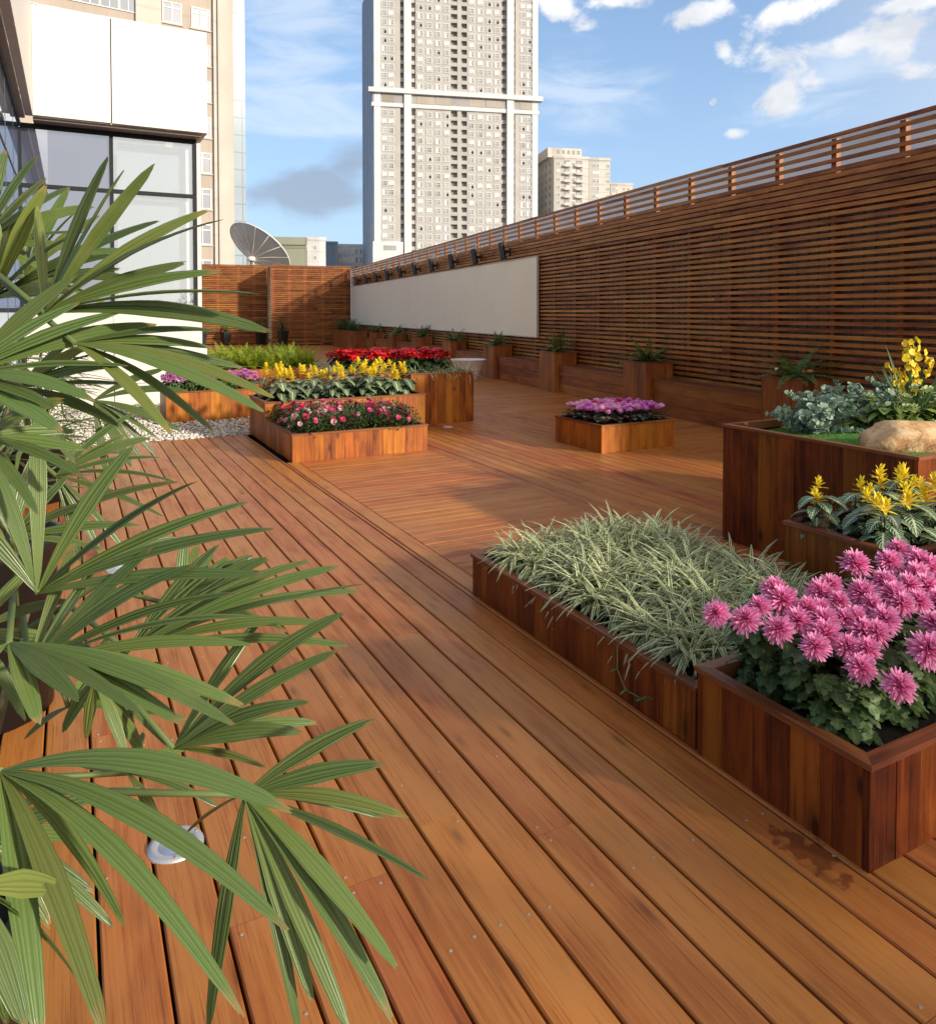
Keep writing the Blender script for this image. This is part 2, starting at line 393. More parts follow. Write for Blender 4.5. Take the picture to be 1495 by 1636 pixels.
def glassmat(name, tint, refl=0.55, trans=0.0, rough=0.02, gcol=(0.95, 0.97, 1)):
    m, nt, b = mat(name); L = nt.links.new
    b.inputs['Base Color'].default_value = (*tint, 1); b.inputs['Roughness'].default_value = 0.3
    gl = nt.nodes.new('ShaderNodeBsdfGlossy'); gl.inputs['Roughness'].default_value = rough; gl.inputs['Color'].default_value = (*gcol, 1)
    fr = nt.nodes.new('ShaderNodeFresnel'); fr.inputs[0].default_value = 1.5
    base = b.outputs[0]
    if trans:
        tp = nt.nodes.new('ShaderNodeBsdfTransparent'); tp.inputs[0].default_value = (tint[0] ** .3, tint[1] ** .3, tint[2] ** .3, 1)
        m2 = nt.nodes.new('ShaderNodeMixShader'); m2.inputs[0].default_value = trans; L(base, m2.inputs[1]); L(tp.outputs[0], m2.inputs[2]); base = m2.outputs[0]
    mx = nt.nodes.new('ShaderNodeMixShader')
    L(math_node(nt, 'ADD', refl, math_node(nt, 'MULTIPLY', fr.outputs[0], 1 - refl), True), mx.inputs[0])
    L(base, mx.inputs[1]); L(gl.outputs[0], mx.inputs[2]); L(mx.outputs[0], nt.nodes['Material Output'].inputs[0]); return m

_st = gnd(1292, 1362)
_az = gnd(640, 727)
WOOD_DECK = wood('deck_wood', (0.155, 0.038, 0.008), (0.345, 0.098, 0.018), (0.45, 0.158, 0.034), rough=0.46, knots=0.55, worn=0.35, bump=0.5, grain=1.5, con=0.108, pv=0.6, pore=0.55, kscale=(2.4, 9.0, 1), stain=[(_st.x, _st.y, 0.07, 0.14), (_az.x, _az.y, 0.16, 0.04)])
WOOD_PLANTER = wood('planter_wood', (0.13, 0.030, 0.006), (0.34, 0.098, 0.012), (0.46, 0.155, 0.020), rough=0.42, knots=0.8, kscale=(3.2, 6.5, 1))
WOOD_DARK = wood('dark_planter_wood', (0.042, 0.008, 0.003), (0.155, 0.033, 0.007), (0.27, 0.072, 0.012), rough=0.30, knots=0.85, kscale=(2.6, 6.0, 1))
WOOD_RIM = wood('rim_wood', (0.085, 0.022, 0.009), (0.175, 0.052, 0.020), (0.26, 0.092, 0.036), rough=0.45, knots=0.3)
WOOD_SLAT = wood('slat_wood', (0.15, 0.039, 0.009), (0.32, 0.104, 0.018), (0.45, 0.175, 0.034), rough=0.45, knots=0.3)
WOOD_POST = wood('post_wood', (0.13, 0.035, 0.008), (0.24, 0.075, 0.014), (0.32, 0.11, 0.02), rough=0.5, knots=0.2)
WOOD_BACK = wood('back_fence_wood', (0.10, 0.026, 0.007), (0.22, 0.068, 0.014), (0.32, 0.115, 0.025), rough=0.5, knots=0.3)
WOOD_BENCH = wood('bench_wood', (0.11, 0.028, 0.009), (0.25, 0.072, 0.017), (0.34, 0.115, 0.028), rough=0.4, knots=0.4)
SOIL = plain('soil', (0.022, 0.016, 0.012), 0.95, var=0.5, nscale=40, bump=0.8)
BLACK = plain('black_plastic', (0.012, 0.012, 0.013), 0.4)
WHITE_PANEL = plain('white_panel', (0.68, 0.655, 0.62), 0.45, var=0.03, nscale=1.5)
METAL = plain('brushed_metal', (0.58, 0.58, 0.58), 0.42, metal=0.6)
SCREW = plain('screw_metal', (0.30, 0.24, 0.18), 0.5, metal=0.0)
# ------------------------------------------------------------------ ground, slab, deck, gravel
mb = MB(); mb.quad([(-9000, -9000, -40), (9000, -9000, -40), (9000, 9000, -40), (-9000, 9000, -40)])
struct(mb.build('ground', plain('city_ground', (0.16, 0.16, 0.15), 0.9, var=0.3, nscale=0.01)))
mb = MB(); mb.box((-12, -10, -1.2), (14, 45, -0.075))
struct(mb.build('roof_slab', plain('dark_slab', (0.03, 0.025, 0.02), 0.9)))
mb = MB()
TH = -0.03
def run_y(x0, x1, y0, y1, w=0.139, gap=0.008, screws=False):
    x = x0
    while x < x1 - 0.02:
        xe = min(x + w, x1); y = y0
        first = True
        while y < y1:
            ln = random.uniform(4.0, 6.0) if not first else random.uniform(1.5, 6.0); first = False
            ye = min(y + ln, y1)
            dz = random.uniform(-0.0012, 0.0012)
            mb.board((x + gap / 2, y + 0.0008, TH), (xe - gap / 2, ye - 0.0008, dz), 'y', 0.004)
            if screws:
                ends = [y + 0.03, ye - 0.03] + [j * 0.62 + 0.31 for j in range(0, 14) if y + 0.15 < j * 0.62 + 0.31 < ye - 0.15]
                for ys in ends:
                    if ys > 6.5: continue
                    for xs in (x + 0.03, xe - 0.03):
                        if random.random() < 0.45:
                            mb.lathe([(0.0001, 0.0016), (0.0042, 0.0012), (0.0048, 0.0)], 7, 1, Matrix.Translation((xs + random.uniform(-.008, .008), ys + random.uniform(-.012, .012), dz)), smooth=False)
            y = ye
        x += w
def run_x(x0, x1, y0, y1, w=0.105, gap=0.006):
    y = y0
    while y < y1 - 0.02:
        ye = min(y + w, y1); x = x0
        while x < x1 - 0.01:
            xe = min(x + random.uniform(2.2, 4.4), x1)
            if x1 - xe < 0.5: xe = x1
            mb.board((x + 0.001, y + gap / 2, TH), (xe - 0.001, ye - gap / 2, random.uniform(-0.0012, 0.0012)), 'x', 0.003)
            x = xe
        y += w
run_y(-2.323, 1.88, -2.5, 9.38, screws=True)
run_y(1.88, 7.6, -2.5, 2.6)
run_y(1.88, 2.0, 2.6, 7.44, w=0.12)
run_x(2.0, 3.44, 2.6, 9.4)
run_y(3.44, 5.9, 2.6, 9.6, w=0.123)
run_x(5.9, 9.0, 2.6, 9.6)
run_x(1.94, 14.0, 9.6, 40.0, w=0.12)
# fill under the left side
struct(mb.build('deck', [WOOD_DECK, SCREW]))

# gravel
peb_m = plain('pebble', (0.62, 0.58, 0.52), 0.8, var=0.3, nscale=14)
mb = MB(); mb.quad([(-3.2, 9.38, -0.01), (2.3, 9.38, -0.01), (2.3, 13.5, -0.01), (-3.2, 13.5, -0.01)])
struct(mb.build('gravel_bed', plain('gravel_base', (0.36, 0.33, 0.29), 0.9, var=0.4, nscale=60, bump=1.0)))
mb = MB()
ico = []
def pebble(p, s):
    M = Matrix.Translation(p) @ Matrix.Rotation(random.uniform(0, 6.3), 4, 'Z') @ Matrix.Rotation(random.uniform(-.5, .5), 4, 'X') @ Matrix.Diagonal((s, s * random.uniform(.6, .9), s * random.uniform(.45, .7), 1))
    mb.lathe([(0.001, -1), (0.75, -0.55), (1.0, 0.0), (0.72, 0.6), (0.001, 0.95)], 6, 0, M, random.random(), smooth=True)
for i in range(7500):
    x = random.uniform(-1.0, 2.28); y = 9.38 + (random.random() ** 1.25) * 4.05
    pebble(Vector((x, y, random.uniform(-0.004, 0.014))), random.uniform(0.012, 0.026))
g = mb.build('gravel', leafmat('pebble_stone', (0.60, 0.56, 0.50), None, 0.8, trans=0, var=0.35)); tag(g, 'pale cream pebbles covering the bed at the foot of the white pavilion', 'gravel'); g['kind'] = 'stuff'

# recessed deck lights
def deck_light(x, y, label, r=0.076):
    p = gnd(x, y); t = thing('deck_light', label, 'light', (p.x, p.y, 0), 0.4, 'round lights set into the deck')
    m = MB(); m.lathe([(r * .62, 0.004), (r * .66, 0.008), (r * .95, 0.007), (r, 0.0015), (r, -0.004)], 28)
    m.build('trim_ring', METAL, t)
    m = MB(); m.lathe([(0.001, -0.004), (r * .3, -0.010), (r * .60, 0.003)], 24, 0)
    m.build('reflector', plain('reflector', (0.80, 0.78, 0.70), 0.4, var=.25, nscale=60), t)
    m = MB(); m.lathe([(0.001, 0.012), (r * .35, 0.010), (r * .62, 0.0045)], 24, 0)
    m.build('lens', glassmat('lens_glass', (0.8, 0.85, 0.8), 0.03, 0.95, rough=.4), t)
    for k in range(3):
        a = k * 2.094; m = MB(); m.lathe([(0.0001, 0.0025), (0.004, 0.002), (0.0045, 0)], 8); m.build('screw', SCREW, t, (math.cos(a) * r * .82, math.sin(a) * r * .82, 0.0075))
deck_light(281, 1350, 'round steel deck light under the nearest palm fronds')
deck_light(190, 909, 'round steel deck light farther off, half hidden behind palm leaflets')
deck_light(715, 682, 'small pale disc light in the deck in front of the poinsettia planter', 0.07)

# ------------------------------------------------------------------ planters
def planter(name, poly, h, label, wm, rimw=0.038, bw=0.13, z0=0.0, soil=True, soil_d=0.05, rim_over=0.008, group='wooden planters'):
    """poly: corners counter-clockwise seen from above"""
    cx = sum(p[0] for p in poly) / len(poly); cy = sum(p[1] for p in poly) / len(poly)
    t = thing(name, label, 'planter', (cx, cy, z0), 0, group)
    P = [Vector((p[0] - cx, p[1] - cy, 0)) for p in poly]; n = len(P); th = 0.022
    def off(d):
        out = []
        for i in range(n):
            a, b, c = P[i - 1], P[i], P[(i + 1) % n]
            d1 = (b - a).normalized(); d2 = (c - b).normalized()
            n1 = Vector((-d1.y, d1.x, 0)); n2 = Vector((-d2.y, d2.x, 0))
            out.append(b + (n1 + n2) * (d / (1 + n1.dot(n2))))
        return out
    for i in range(n):
        a, b = P[i], P[(i + 1) % n]; d = b - a; ln = d.length; d.normalize(); nn = Vector((-d.y, d.x, 0))
        M = Matrix.Translation(a) @ Matrix(((d.x, nn.x, 0, 0), (d.y, nn.y, 0, 0), (0, 0, 1, 0), (0, 0, 0, 1)))
        k = max(1, round(ln / bw)); m = MB(); s = 0.0
        ws = [random.uniform(.8, 1.2) for _ in range(k)]; tot = sum(ws)
        for j in range(k):
            e = s + ws[j] / tot * ln
            y0 = random.uniform(0, 0.0025)
            m.box((s + 0.001 + (th if j == 0 and i % 2 else 0), y0, 0), (e - 0.001 - (th if j == k - 1 and i % 2 else 0), th, h - 0.018), 0, None, 'z', M); s = e
        m.build('side_panel', wm, t)
    o = off(-rim_over); q = off(rimw); m = MB()
    for i in range(n):
        i2 = (i + 1) % n; a, b, c, d = o[i], o[i2], q[i2], q[i]; rr = random.random(); ln = (b - a).length
        zt, zb = h, h - 0.018
        for pts, uv in (([a + Vector((0, 0, zt)), b + Vector((0, 0, zt)), c + Vector((0, 0, zt)), d + Vector((0, 0, zt))], [(0, 0), (ln, 0), (ln, rimw), (0, rimw)]),
                        ([a + Vector((0, 0, zb)), b + Vector((0, 0, zb)), b + Vector((0, 0, zt)), a + Vector((0, 0, zt))], [(0, 0), (ln, 0), (ln, .02), (0, .02)]),
                        ([d + Vector((0, 0, zt)), c + Vector((0, 0, zt)), c + Vector((0, 0, zb - .03)), d + Vector((0, 0, zb - .03))], [(0, 0), (ln, 0), (ln, .05), (0, .05)])):
            m.quad(pts, 0, rr, uv)
        m.quad([a + Vector((0, 0, zb)), d + Vector((0, 0, zb)), c + Vector((0, 0, zb)), b + Vector((0, 0, zb))], 0, rr)
    m.build('rim', WOOD_RIM, t)
    if soil:
        m = MB(); s = off(th + 0.003); m.quad([p + Vector((0, 0, h - soil_d)) for p in s], 0); m.build('soil', SOIL, t)
    return t
def rect(x0, x1, y0, y1): return [(x0, y0), (x1, y0), (x1, y1), (x0, y1)]
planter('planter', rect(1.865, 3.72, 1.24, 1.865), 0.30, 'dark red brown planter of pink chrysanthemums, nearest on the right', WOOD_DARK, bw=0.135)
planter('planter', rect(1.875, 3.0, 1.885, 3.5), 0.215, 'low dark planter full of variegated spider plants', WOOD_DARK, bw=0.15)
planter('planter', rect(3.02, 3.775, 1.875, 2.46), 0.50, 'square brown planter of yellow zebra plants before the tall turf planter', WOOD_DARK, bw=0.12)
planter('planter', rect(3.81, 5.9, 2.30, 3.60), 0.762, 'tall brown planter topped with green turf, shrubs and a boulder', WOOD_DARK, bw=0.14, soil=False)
planter('planter', rect(4.96, 5.98, 6.36, 7.22), 0.30, 'low square planter of magenta cyclamens standing alone on the deck', WOOD_PLANTER, bw=0.12)
planter('planter', rect(1.93, 3.41, 7.40, 8.58), 0.285, 'low orange planter of pink and red azaleas', WOOD_PLANTER, bw=0.11)
planter('planter', rect(1.935, 3.93, 8.60, 9.45), 0.48, 'orange planter with a row of yellow zebra plants behind the azaleas', WOOD_PLANTER, bw=0.11)
planter('planter', [(3.96, 9.11), (4.90, 9.11), (4.90, 10.75), (3.05, 10.75), (3.05, 9.48), (3.96, 9.48)], 0.69, 'tall orange planter of red poinsettias edged with spider plants', WOOD_PLANTER, bw=0.105)
planter('planter', rect(1.12, 2.40, 10.85, 11.65), 0.42, 'orange planter of purple pink chrysanthemums on the white pebbles', WOOD_PLANTER, bw=0.15)
planter('planter', rect(2.35, 4.26, 13.98, 16.6), 0.46, 'orange planter of bright green ferns beyond the yellow flowers', WOOD_PLANTER, bw=0.15)

# ------------------------------------------------------------------ slatted wall on the right
V0, V1 = 4.9, 34.5
wall_rz = -TW
def wroot(name, label, cat, u, v, z=0.0, group=None):
    return thing(name, label, cat, WP(u, v, z), wall_rz, group)
t = wroot('slatted_fence', 'long horizontal slat timber fence with open top railing on the right', 'fence', 0, 0)
m = MB()
def slat_row(mm, y0, y1, x, z, h, d, lo=2.6, hi=4.2, ax='y', mat_=0):
    y = y0
    while y < y1 - 0.01:
        ye = min(y + random.uniform(lo, hi), y1)
        if y1 - ye < 0.6: ye = y1
        w = random.uniform(-0.002, 0.002); zz = z + random.uniform(-0.003, 0.003)
        if ax == 'y': mm.box((x + w, y + 0.001, zz), (x + d + w, ye - 0.001, zz + h), mat_, None, 'y')
        else: mm.box((y + 0.001, x + w, zz), (ye - 0.001, x + d + w, zz + h), mat_, None, 'x')
        y = ye
z = 0.10
while z < 2.72:
    slat_row(m, V0, V1, 6.80, z, 0.044, 0.028); z += 0.078
for z in (2.735, 2.805, 2.875, 2.945, 3.015, 3.085):
    slat_row(m, V0, V1, 6.785, z, 0.052, 0.03)
m.build('slat_panel', WOOD_SLAT, t)
m = MB()
for z in (3.195, 3.295, 3.395, 3.480):
    slat_row(m, V0, V1, 6.79, z, 0.042, 0.03)
m.build('top_railing', WOOD_SLAT, t)
m = MB(); m.box((6.845, -0.035, 0), (6.915, 0.035, 3.475), 0, 0.5, 'z'); pm = m.mesh('post', [WOOD_POST])
k = 0
v = 5.78 - 0.885
while v < V1:
    child('post', pm, t, (0, v, 0)); v += 0.885
m = MB(); m.box((6.96, V0, 0), (7.0, V1, 3.12))
y = V0
while y < V1:
    m.box((6.945, y, 0), (6.9595, y + 0.05, 3.12), 0, 0.3); y += 0.16
m.build('backing_sheet', plain('grey_sheet', (0.22, 0.155, 0.10), 0.7), t)
# parapet of the neighbouring roof, seen through the railing
t = wroot('parapet_wall', 'pale grey parapet of the next roof seen through the fence railing', 'wall', 0, 0)
m = MB(); m.box((8.9, V0 - 4, -1), (9.2, 60, 4.02)); m.build('wall', plain('pale_render', (0.85, 0.83, 0.80), 0.8, var=0.08, nscale=0.8), t)
m = MB(); m.box((8.85, V0 - 4, 4.0225), (9.25, 60, 4.12)); m.build('coping', plain('coping', (0.72, 0.70, 0.68), 0.7), t)
# white board with its spotlights
t = wroot('white_board', 'long cream white display board mounted on the slatted fence', 'board', 0, 0)
m = MB()
y = 14.35
while y < 34.2:
    ye = min(y + 1.22, 34.3); m.box((6.742, y, 0.985), (6.772, ye - 0.004, 2.665), 0, random.random(), 'z'); y = ye
m.build('panel', plain('cream_board', (0.88, 0.81, 0.62), 0.4, var=0.03, nscale=0.6), t)
m = MB()
m.box((6.735, 14.32, 2.666), (6.778, 34.32, 2.69)); m.box((6.735, 14.32, 0.962), (6.778, 34.32, 0.984))
m.box((6.735, 14.322, 0.985), (6.778, 14.349, 2.665))
m.build('edge_trim', plain('board_trim', (0.45, 0.42, 0.37), 0.5), t)
ordn = ['nearest', 'second', 'third', 'fourth', 'fifth', 'sixth', 'seventh', 'eighth', 'ninth', 'farthest']
for k in range(10):
    v = 15.9 + k * 1.83
    lab = ('%s black spotlight above the white board' % ordn[k]) if k in (0, 9) else '%s black spotlight from the near end, above the white board' % ordn[k]
    t = wroot('spotlight', lab, 'spotlight', 6.60, v, 2.90, 'spotlights above the white board')
    m = MB(); M = Matrix.Rotation(R(-12), 4, 'Y')
    m.lathe([(0.001, 0.20), (0.055, 0.195), (0.07, 0.16), (0.07, -0.16), (0.078, -0.19), (0.066, -0.19)], 16, 0, M)
    m.build('housing', BLACK, t)
    m = MB(); m.lathe([(0.001, -0.182), (0.064, -0.186)], 16, 0, M); m.build('lens', glassmat('spot_lens', (0.2, 0.2, 0.2), 0.2), t)
    m = MB(); m.box((0.06, -0.02, -0.04), (0.185, 0.02, 0.02)); m.box((0.15, -0.05, -0.09), (0.188, 0.05, 0.07)); m.build('bracket', BLACK, t)
    m = MB(); m.tube([(0, 0, 0.19), (0.03, -0.02, 0.27), (0.10, -0.06, 0.29), (0.16, -0.09, 0.24), (0.195, -0.1, 0.20)], 0.012, 5); m.build('cable', plain('grey_cable', (0.5, 0.48, 0.45), 0.5), t)

# benches and column planters along the fence
colv = [3.80 + 3.05 * k for k in range(9)]            # centres
for k, v in enumerate(colv):
    lab = ['', 'widest looking wooden column planter by the fence, behind the shrubs on the right', 'second wooden column planter from the right along the bench',
           'third wooden column planter from the right, at the end of the white board', 'fourth wooden column planter from the right along the bench',
           'fifth wooden column planter from the right along the bench', 'sixth wooden column planter from the right along the bench', 'seventh wooden column planter from the right along the bench',
           'eighth and farthest wooden column planter along the bench'][k]
    if k == 0: continue
    p = [WP(6.30, v - .325), WP(6.76, v - .325), WP(6.76, v + .325), WP(6.30, v + .325)]
    planter('column_planter', [(q.x, q.y) for q in p], 0.755, lab, WOOD_BENCH, rimw=0.06, bw=0.15, soil_d=0.03, group='column planters along the bench')
p = [WP(5.80, 29.8), WP(6.5, 29.8), WP(6.5, 33.8), WP(5.80, 33.8)]
planter('trough_planter', [(q.x, q.y) for q in p], 0.76, 'long wooden trough planter in the far corner by the back fence', WOOD_BENCH, bw=0.16, group='column planters along the bench')
for k in range(9):
    a = colv[k] + 0.33 if k else 3.2
    b = colv[k + 1] - 0.33 if k < 8 else 29.77
    if k == 0: a = 4.95
    if b - a < 0.3: continue
    lab = 'brown wooden bench section, %s from the right along the fence' % (['first', 'second', 'third', 'fourth', 'fifth', 'sixth', 'seventh', 'eighth', 'last'][k])
    t = wroot('bench', lab, 'bench', 0, 0, 0, 'bench sections along the fence')
    m = MB()
    for (z0, z1) in ((0.005, 0.165), (0.168, 0.325), (0.328, 0.478)): m.box((6.40, a, z0), (6.425, b, z1), 0, None, 'y')
    m.build('front_panel', WOOD_BENCH, t)
    m = MB()
    for j in range(3): m.box((6.385 + j * .137, a, 0.4805), (6.385 + j * .137 + .133, b, 0.505), 0, None, 'y')
    m.build('seat', WOOD_RIM, t)

# ------------------------------------------------------------------ back fence (two planes and the return between them)
def back_fence(u0, u1, v, h, label, ret=None, posts=()):
    t = wroot('slatted_fence', label, 'fence', 0, 0, 0, 'slatted fences at the far end')
    m = MB(); z = 0.06
    while z < h - 0.05:
        slat_row(m, u0, u1, v, z, 0.064, 0.02, 1.6, 2.8, 'x')
        if ret: m.box((u0 - 0.02, v + 0.002, z), (u0 - 0.001, v + ret, z + 0.064), 0, None, 'y')
        z += 0.088
    m.box((u0 - 0.03, v - 0.005, h - 0.035), (u1, v + 0.06, h), 0, 0.6, 'x')
    m.build('slat_panel', WOOD_BACK, t)
    m = MB(); m.box((-0.06, 0.0205, 0), (0.06, 0.08, h - 0.036), 0, 0.5, 'z'); pm = m.mesh('post', [plain('red_post', (0.34, 0.065, 0.015), 0.5)] if 'red_post' not in bpy.data.materials else [bpy.data.materials['red_post']])
    for q in posts: child('post', pm, t, (q, v, 0))
    m = MB(); m.box((u0 + 0.02, v + 0.1, 0), (u1, v + 0.13, h - 0.04)); m.build('backing_sheet', plain('brown_backing', (0.085, 0.04, 0.02), 0.7), t)
back_fence(3.2, 6.78, 34.55, 3.62, 'far slatted fence section beside the end of the white board', 1.7, (3.28, 4.0, 4.7, 5.5, 6.5))
back_fence(-2.5, 3.22, 36.3, 3.70, 'far slatted fence section set back, under the satellite dish', None, (-2.2, -1.4, -.6, .2, 1.0, 1.9, 2.6))

# white tapered pot
p = gnd(748, 607)
t = thing('tapered_pot', 'white tapered pot standing behind the poinsettia planter', 'pot', p)
m = MB(); m.lathe([(0.20, 0.0), (0.22, 0.02), (0.30, 0.26), (0.39, 0.44), (0.41, 0.46), (0.38, 0.46), (0.28, 0.30), (0.001, 0.29)], 28); m.build('body', plain('white_glaze', (0.82, 0.80, 0.80), 0.25), t)

# ------------------------------------------------------------------ pavilion on the left
FR = plain('dark_frame', (0.018, 0.020, 0.023), 0.6, spec=0.2)
GL_L = glassmat('reflection_tint_glass', (0.10, 0.11, 0.18), 0.34, 0.35, gcol=(.70, .82, 1.0))  # blue-violet cast of the reflection is tinted into this glass
GL_R = glassmat('clear_glass', (0.70, 0.80, 0.90), 0.30, 0.85, gcol=(.9, .97, 1))
t = thing('pavilion', 'white panelled pavilion with large glass walls and a deep white fascia', 'building')
m = MB()
m.box((-6, 13.0, 4.45), (-0.472, 13.02, 6.1)) if False else None
m.box((-0.465, 13.00, 4.445), (0.588, 13.10, 6.08), 0, .3); m.box((0.605, 13.00, 4.445), (2.02, 13.10, 6.08), 0, .6)
m.box((-0.465, 13.012, 4.46), (2.005, 13.098, 6.06), 1)
m.box((1.94, 13.102, 4.445), (2.02, 17.0, 6.08), 0, .6)
m.build('fascia', [WHITE_PANEL, FR], t)
m = MB(); y = 13.1
while y > 5.0:
    m.box((-0.57, y - 1.35, 4.447), (-0.47, y - 0.006, 6.08), 0, random.random()); y -= 1.356
m.build('side_fascia', plain('warm_panel', (0.66, 0.60, 0.53), 0.5, var=0.04, nscale=2), t)
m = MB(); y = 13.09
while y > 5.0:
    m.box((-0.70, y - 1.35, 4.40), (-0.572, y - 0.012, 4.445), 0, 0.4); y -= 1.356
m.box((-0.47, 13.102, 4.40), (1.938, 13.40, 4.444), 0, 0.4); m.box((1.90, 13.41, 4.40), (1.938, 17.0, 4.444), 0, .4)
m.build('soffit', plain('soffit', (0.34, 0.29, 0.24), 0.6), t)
m = MB()
for (a, b) in ((-0.60, 0.60), (0.606, 1.905)): m.box((a, 13.395, 0.965), (b, 13.60, 1.50), 0, .5)
m.build('sill_wall', WHITE_PANEL, t)
m = MB()
for (z0, z1) in ((0.0, 0.34), (0.348, 0.94)):
    for (a, b) in ((-0.60, 0.60), (0.612, 2.03)): m.box((a, 13.30, z0), (b, 13.66, z1), 0, .5)
m.box((-0.60, 13.33, 0.9405), (2.0, 13.58, 0.9645), 1)
m.build('plinth', [WHITE_PANEL, FR], t)
m = MB(); m.box((1.86, 13.62, 0.0), (2.0, 17, 4.40), 0, .4); m.box((-0.5, 17, 0), (1.8, 17.1, 6), 0, .3); m.build('rear_wall', WHITE_PANEL, t)
def mull(x0, x1, y0, y1, z0, z1):
    m = MB(); m.box((x0, y0, z0), (x1, y1, z1)); m.build('mullion', FR, t)
yG = 13.40
mull(-0.66, 1.90, yG - .02, yG + .06, 4.33, 4.399); mull(-0.66, 1.90, yG - .02, yG + .06, 3.42, 3.48); mull(-0.66, 1.90, yG - .02, yG + .06, 1.502, 1.56)
mull(0.575, 0.63, yG - .03, yG + .07, 1.565, 3.415); mull(0.575, 0.63, yG - .03, yG + .07, 3.485, 4.325)
mull(1.84, 1.90, yG - .03, yG + .07, 1.565, 3.415); mull(1.84, 1.90, yG - .03, yG + .07, 3.485, 4.325)
mull(-0.70, -0.64, yG - .03, yG + .07, 0.2, 4.325)
for (a, b, gm) in ((-0.638, 0.573, GL_L), (0.632, 1.838, GL_R)):
    for (z0, z1) in ((1.565, 3.415), (3.485, 4.325)):
        m = MB(); m.box((a, yG + 0.01, z0), (b, yG + 0.018, z1)); m.build('window_pane', gm, t)
m = MB(); m.box((0.70, yG + 0.30, 1.6), (1.83, yG + 0.32, 4.3)); m.build('roller_blind', plain('blind', (0.84, 0.89, 0.96), 0.7), t)
m = MB(); m.box((-0.6, 15.4, 0), (1.8, 15.5, 4.4)); m.box((-0.6, 13.7, 3.4), (1.8, 15.4, 3.45), 1); m.build('interior', [plain('inner_wall', (0.22, 0.18, 0.14), 0.8), plain('inner_ceiling', (0.4, 0.4, 0.4), .8)], t)
# side wing running towards the camera
y = 13.36
for k in range(6):
    m = MB(); m.box((-0.672, y - 1.36, 0.30), (-0.664, y - 0.06, 3.415)); m.build('window_pane', GL_L, t)
    m = MB(); m.box((-0.672, y - 1.36, 3.485), (-0.664, y - 0.06, 4.325)); m.build('window_pane', GL_L, t)
    mull(-0.70, -0.668, y - 1.40, y - 1.38, 0.2, 4.325); y -= 1.42
mull(-0.70, -0.660, 4.8, 13.35, 3.43, 3.47); mull(-0.70, -0.642, 4.8, 13.35, 4.33, 4.399); mull(-0.72, -0.62, 4.8, 13.29, 0.0, 0.28)
m = MB(); m.box((-2.4, 4.8, 0), (-2.3, 13.3, 4.4)); m.build('interior', plain('inner_side', (0.20, 0.18, 0.17), 0.8), t)
# ------------------------------------------------------------------ plants in the beds
rnd = random.uniform
def sph(az, el): return Vector((math.cos(az) * math.cos(el), math.sin(az) * math.cos(el), math.sin(el)))
O_STRAP = [(0, .45), (.15, .8), (.4, 1.0), (.7, .8), (.9, .4), (1, .03)]
O_LANCE = [(0, .12), (.15, .6), (.4, 1.0), (.65, .85), (.85, .45), (1, .02)]
O_OVAL = [(0, .08), (.12, .6), (.3, .95), (.5, 1.0), (.72, .8), (.9, .38), (1, .02)]
O_ROUND = [(0, .15), (.15, .75), (.45, 1.0), (.75, .85), (.93, .45), (1, .05)]
O_LOBED = [(0, .08), (.10, .12), (.20, .62), (.27, .66), (.31, .36), (.40, .82), (.50, 1.0), (.56, .90), (.60, .46), (.70, .66), (.80, .62), (.84, .34), (.93, .30), (1, .02)]
O_PETAL = [(0, .4), (.4, .8), (.8, 1.0), (1, .35)]

M_SPIDER = leafmat('spider_leaf', (0.16, 0.24, 0.07), (0.16, 0.235, 0.07), 0.5, (0.76, 0.76, 0.48), 'margin', 0.3, 0.22)
M_MUM = leafmat('mum_leaf', (0.050, 0.098, 0.028), (0.080, 0.135, 0.040), 0.5, (0.13, 0.18, 0.07), 'midrib', 0.15, 0.35)
M_PINK = leafmat('pink_petal', (0.70, 0.065, 0.29), (0.92, 0.42, 0.67), 0.5, None, None, 0.3, 0.22)
M_PURPLE = leafmat('purple_petal', (0.56, 0.12, 0.42), (0.80, 0.38, 0.68), 0.5, None, None, 0.3, 0.16)
M_ZEBRA = leafmat('zebra_leaf', (0.022, 0.070, 0.020), (0.035, 0.090, 0.025), 0.34, (0.52, 0.58, 0.38), 'veins', 0.12, 0.25)
M_YELLOW = leafmat('yellow_bract', (0.84, 0.60, 0.02), (0.95, 0.80, 0.06), 0.45, None, None, 0.3, 0.12)
M_AZL = leafmat('azalea_leaf', (0.050, 0.095, 0.022), (0.085, 0.140, 0.035), 0.4, None, None, 0.2, 0.45)
M_AZP = [leafmat('azalea_' + n, a, b, 0.5, None, None, 0.3, 0.15) for n, a, b in (('rose', (0.62, 0.05, 0.18), (0.66, 0.10, 0.24)), ('light_pink', (0.72, 0.26, 0.36), (0.85, 0.60, 0.62)), ('red', (0.50, 0.012, 0.05), (0.60, 0.03, 0.10)))]
M_CYL = leafmat('cyclamen_leaf', (0.018, 0.045, 0.025), (0.05, 0.09, 0.05), 0.4, (0.20, 0.25, 0.17), 'midrib', 0.1, 0.4)
M_CYP = [leafmat('cyclamen_' + n, a, b, 0.5, None, None, 0.3, 0.15) for n, a, b in (('magenta', (0.66, 0.10, 0.54), (0.82, 0.30, 0.74)), ('pink', (0.86, 0.30, 0.64), (0.94, 0.58, 0.80)), ('red', (0.62, 0.012, 0.06), (0.70, 0.04, 0.12)))]
M_POL = leafmat('poinsettia_leaf', (0.035, 0.090, 0.028), (0.055, 0.12, 0.035), 0.4, None, None, 0.15, 0.35)
M_POB = leafmat('poinsettia_bract', (0.58, 0.010, 0.016), (0.74, 0.02, 0.03), 0.45, None, None, 0.25, 0.2)
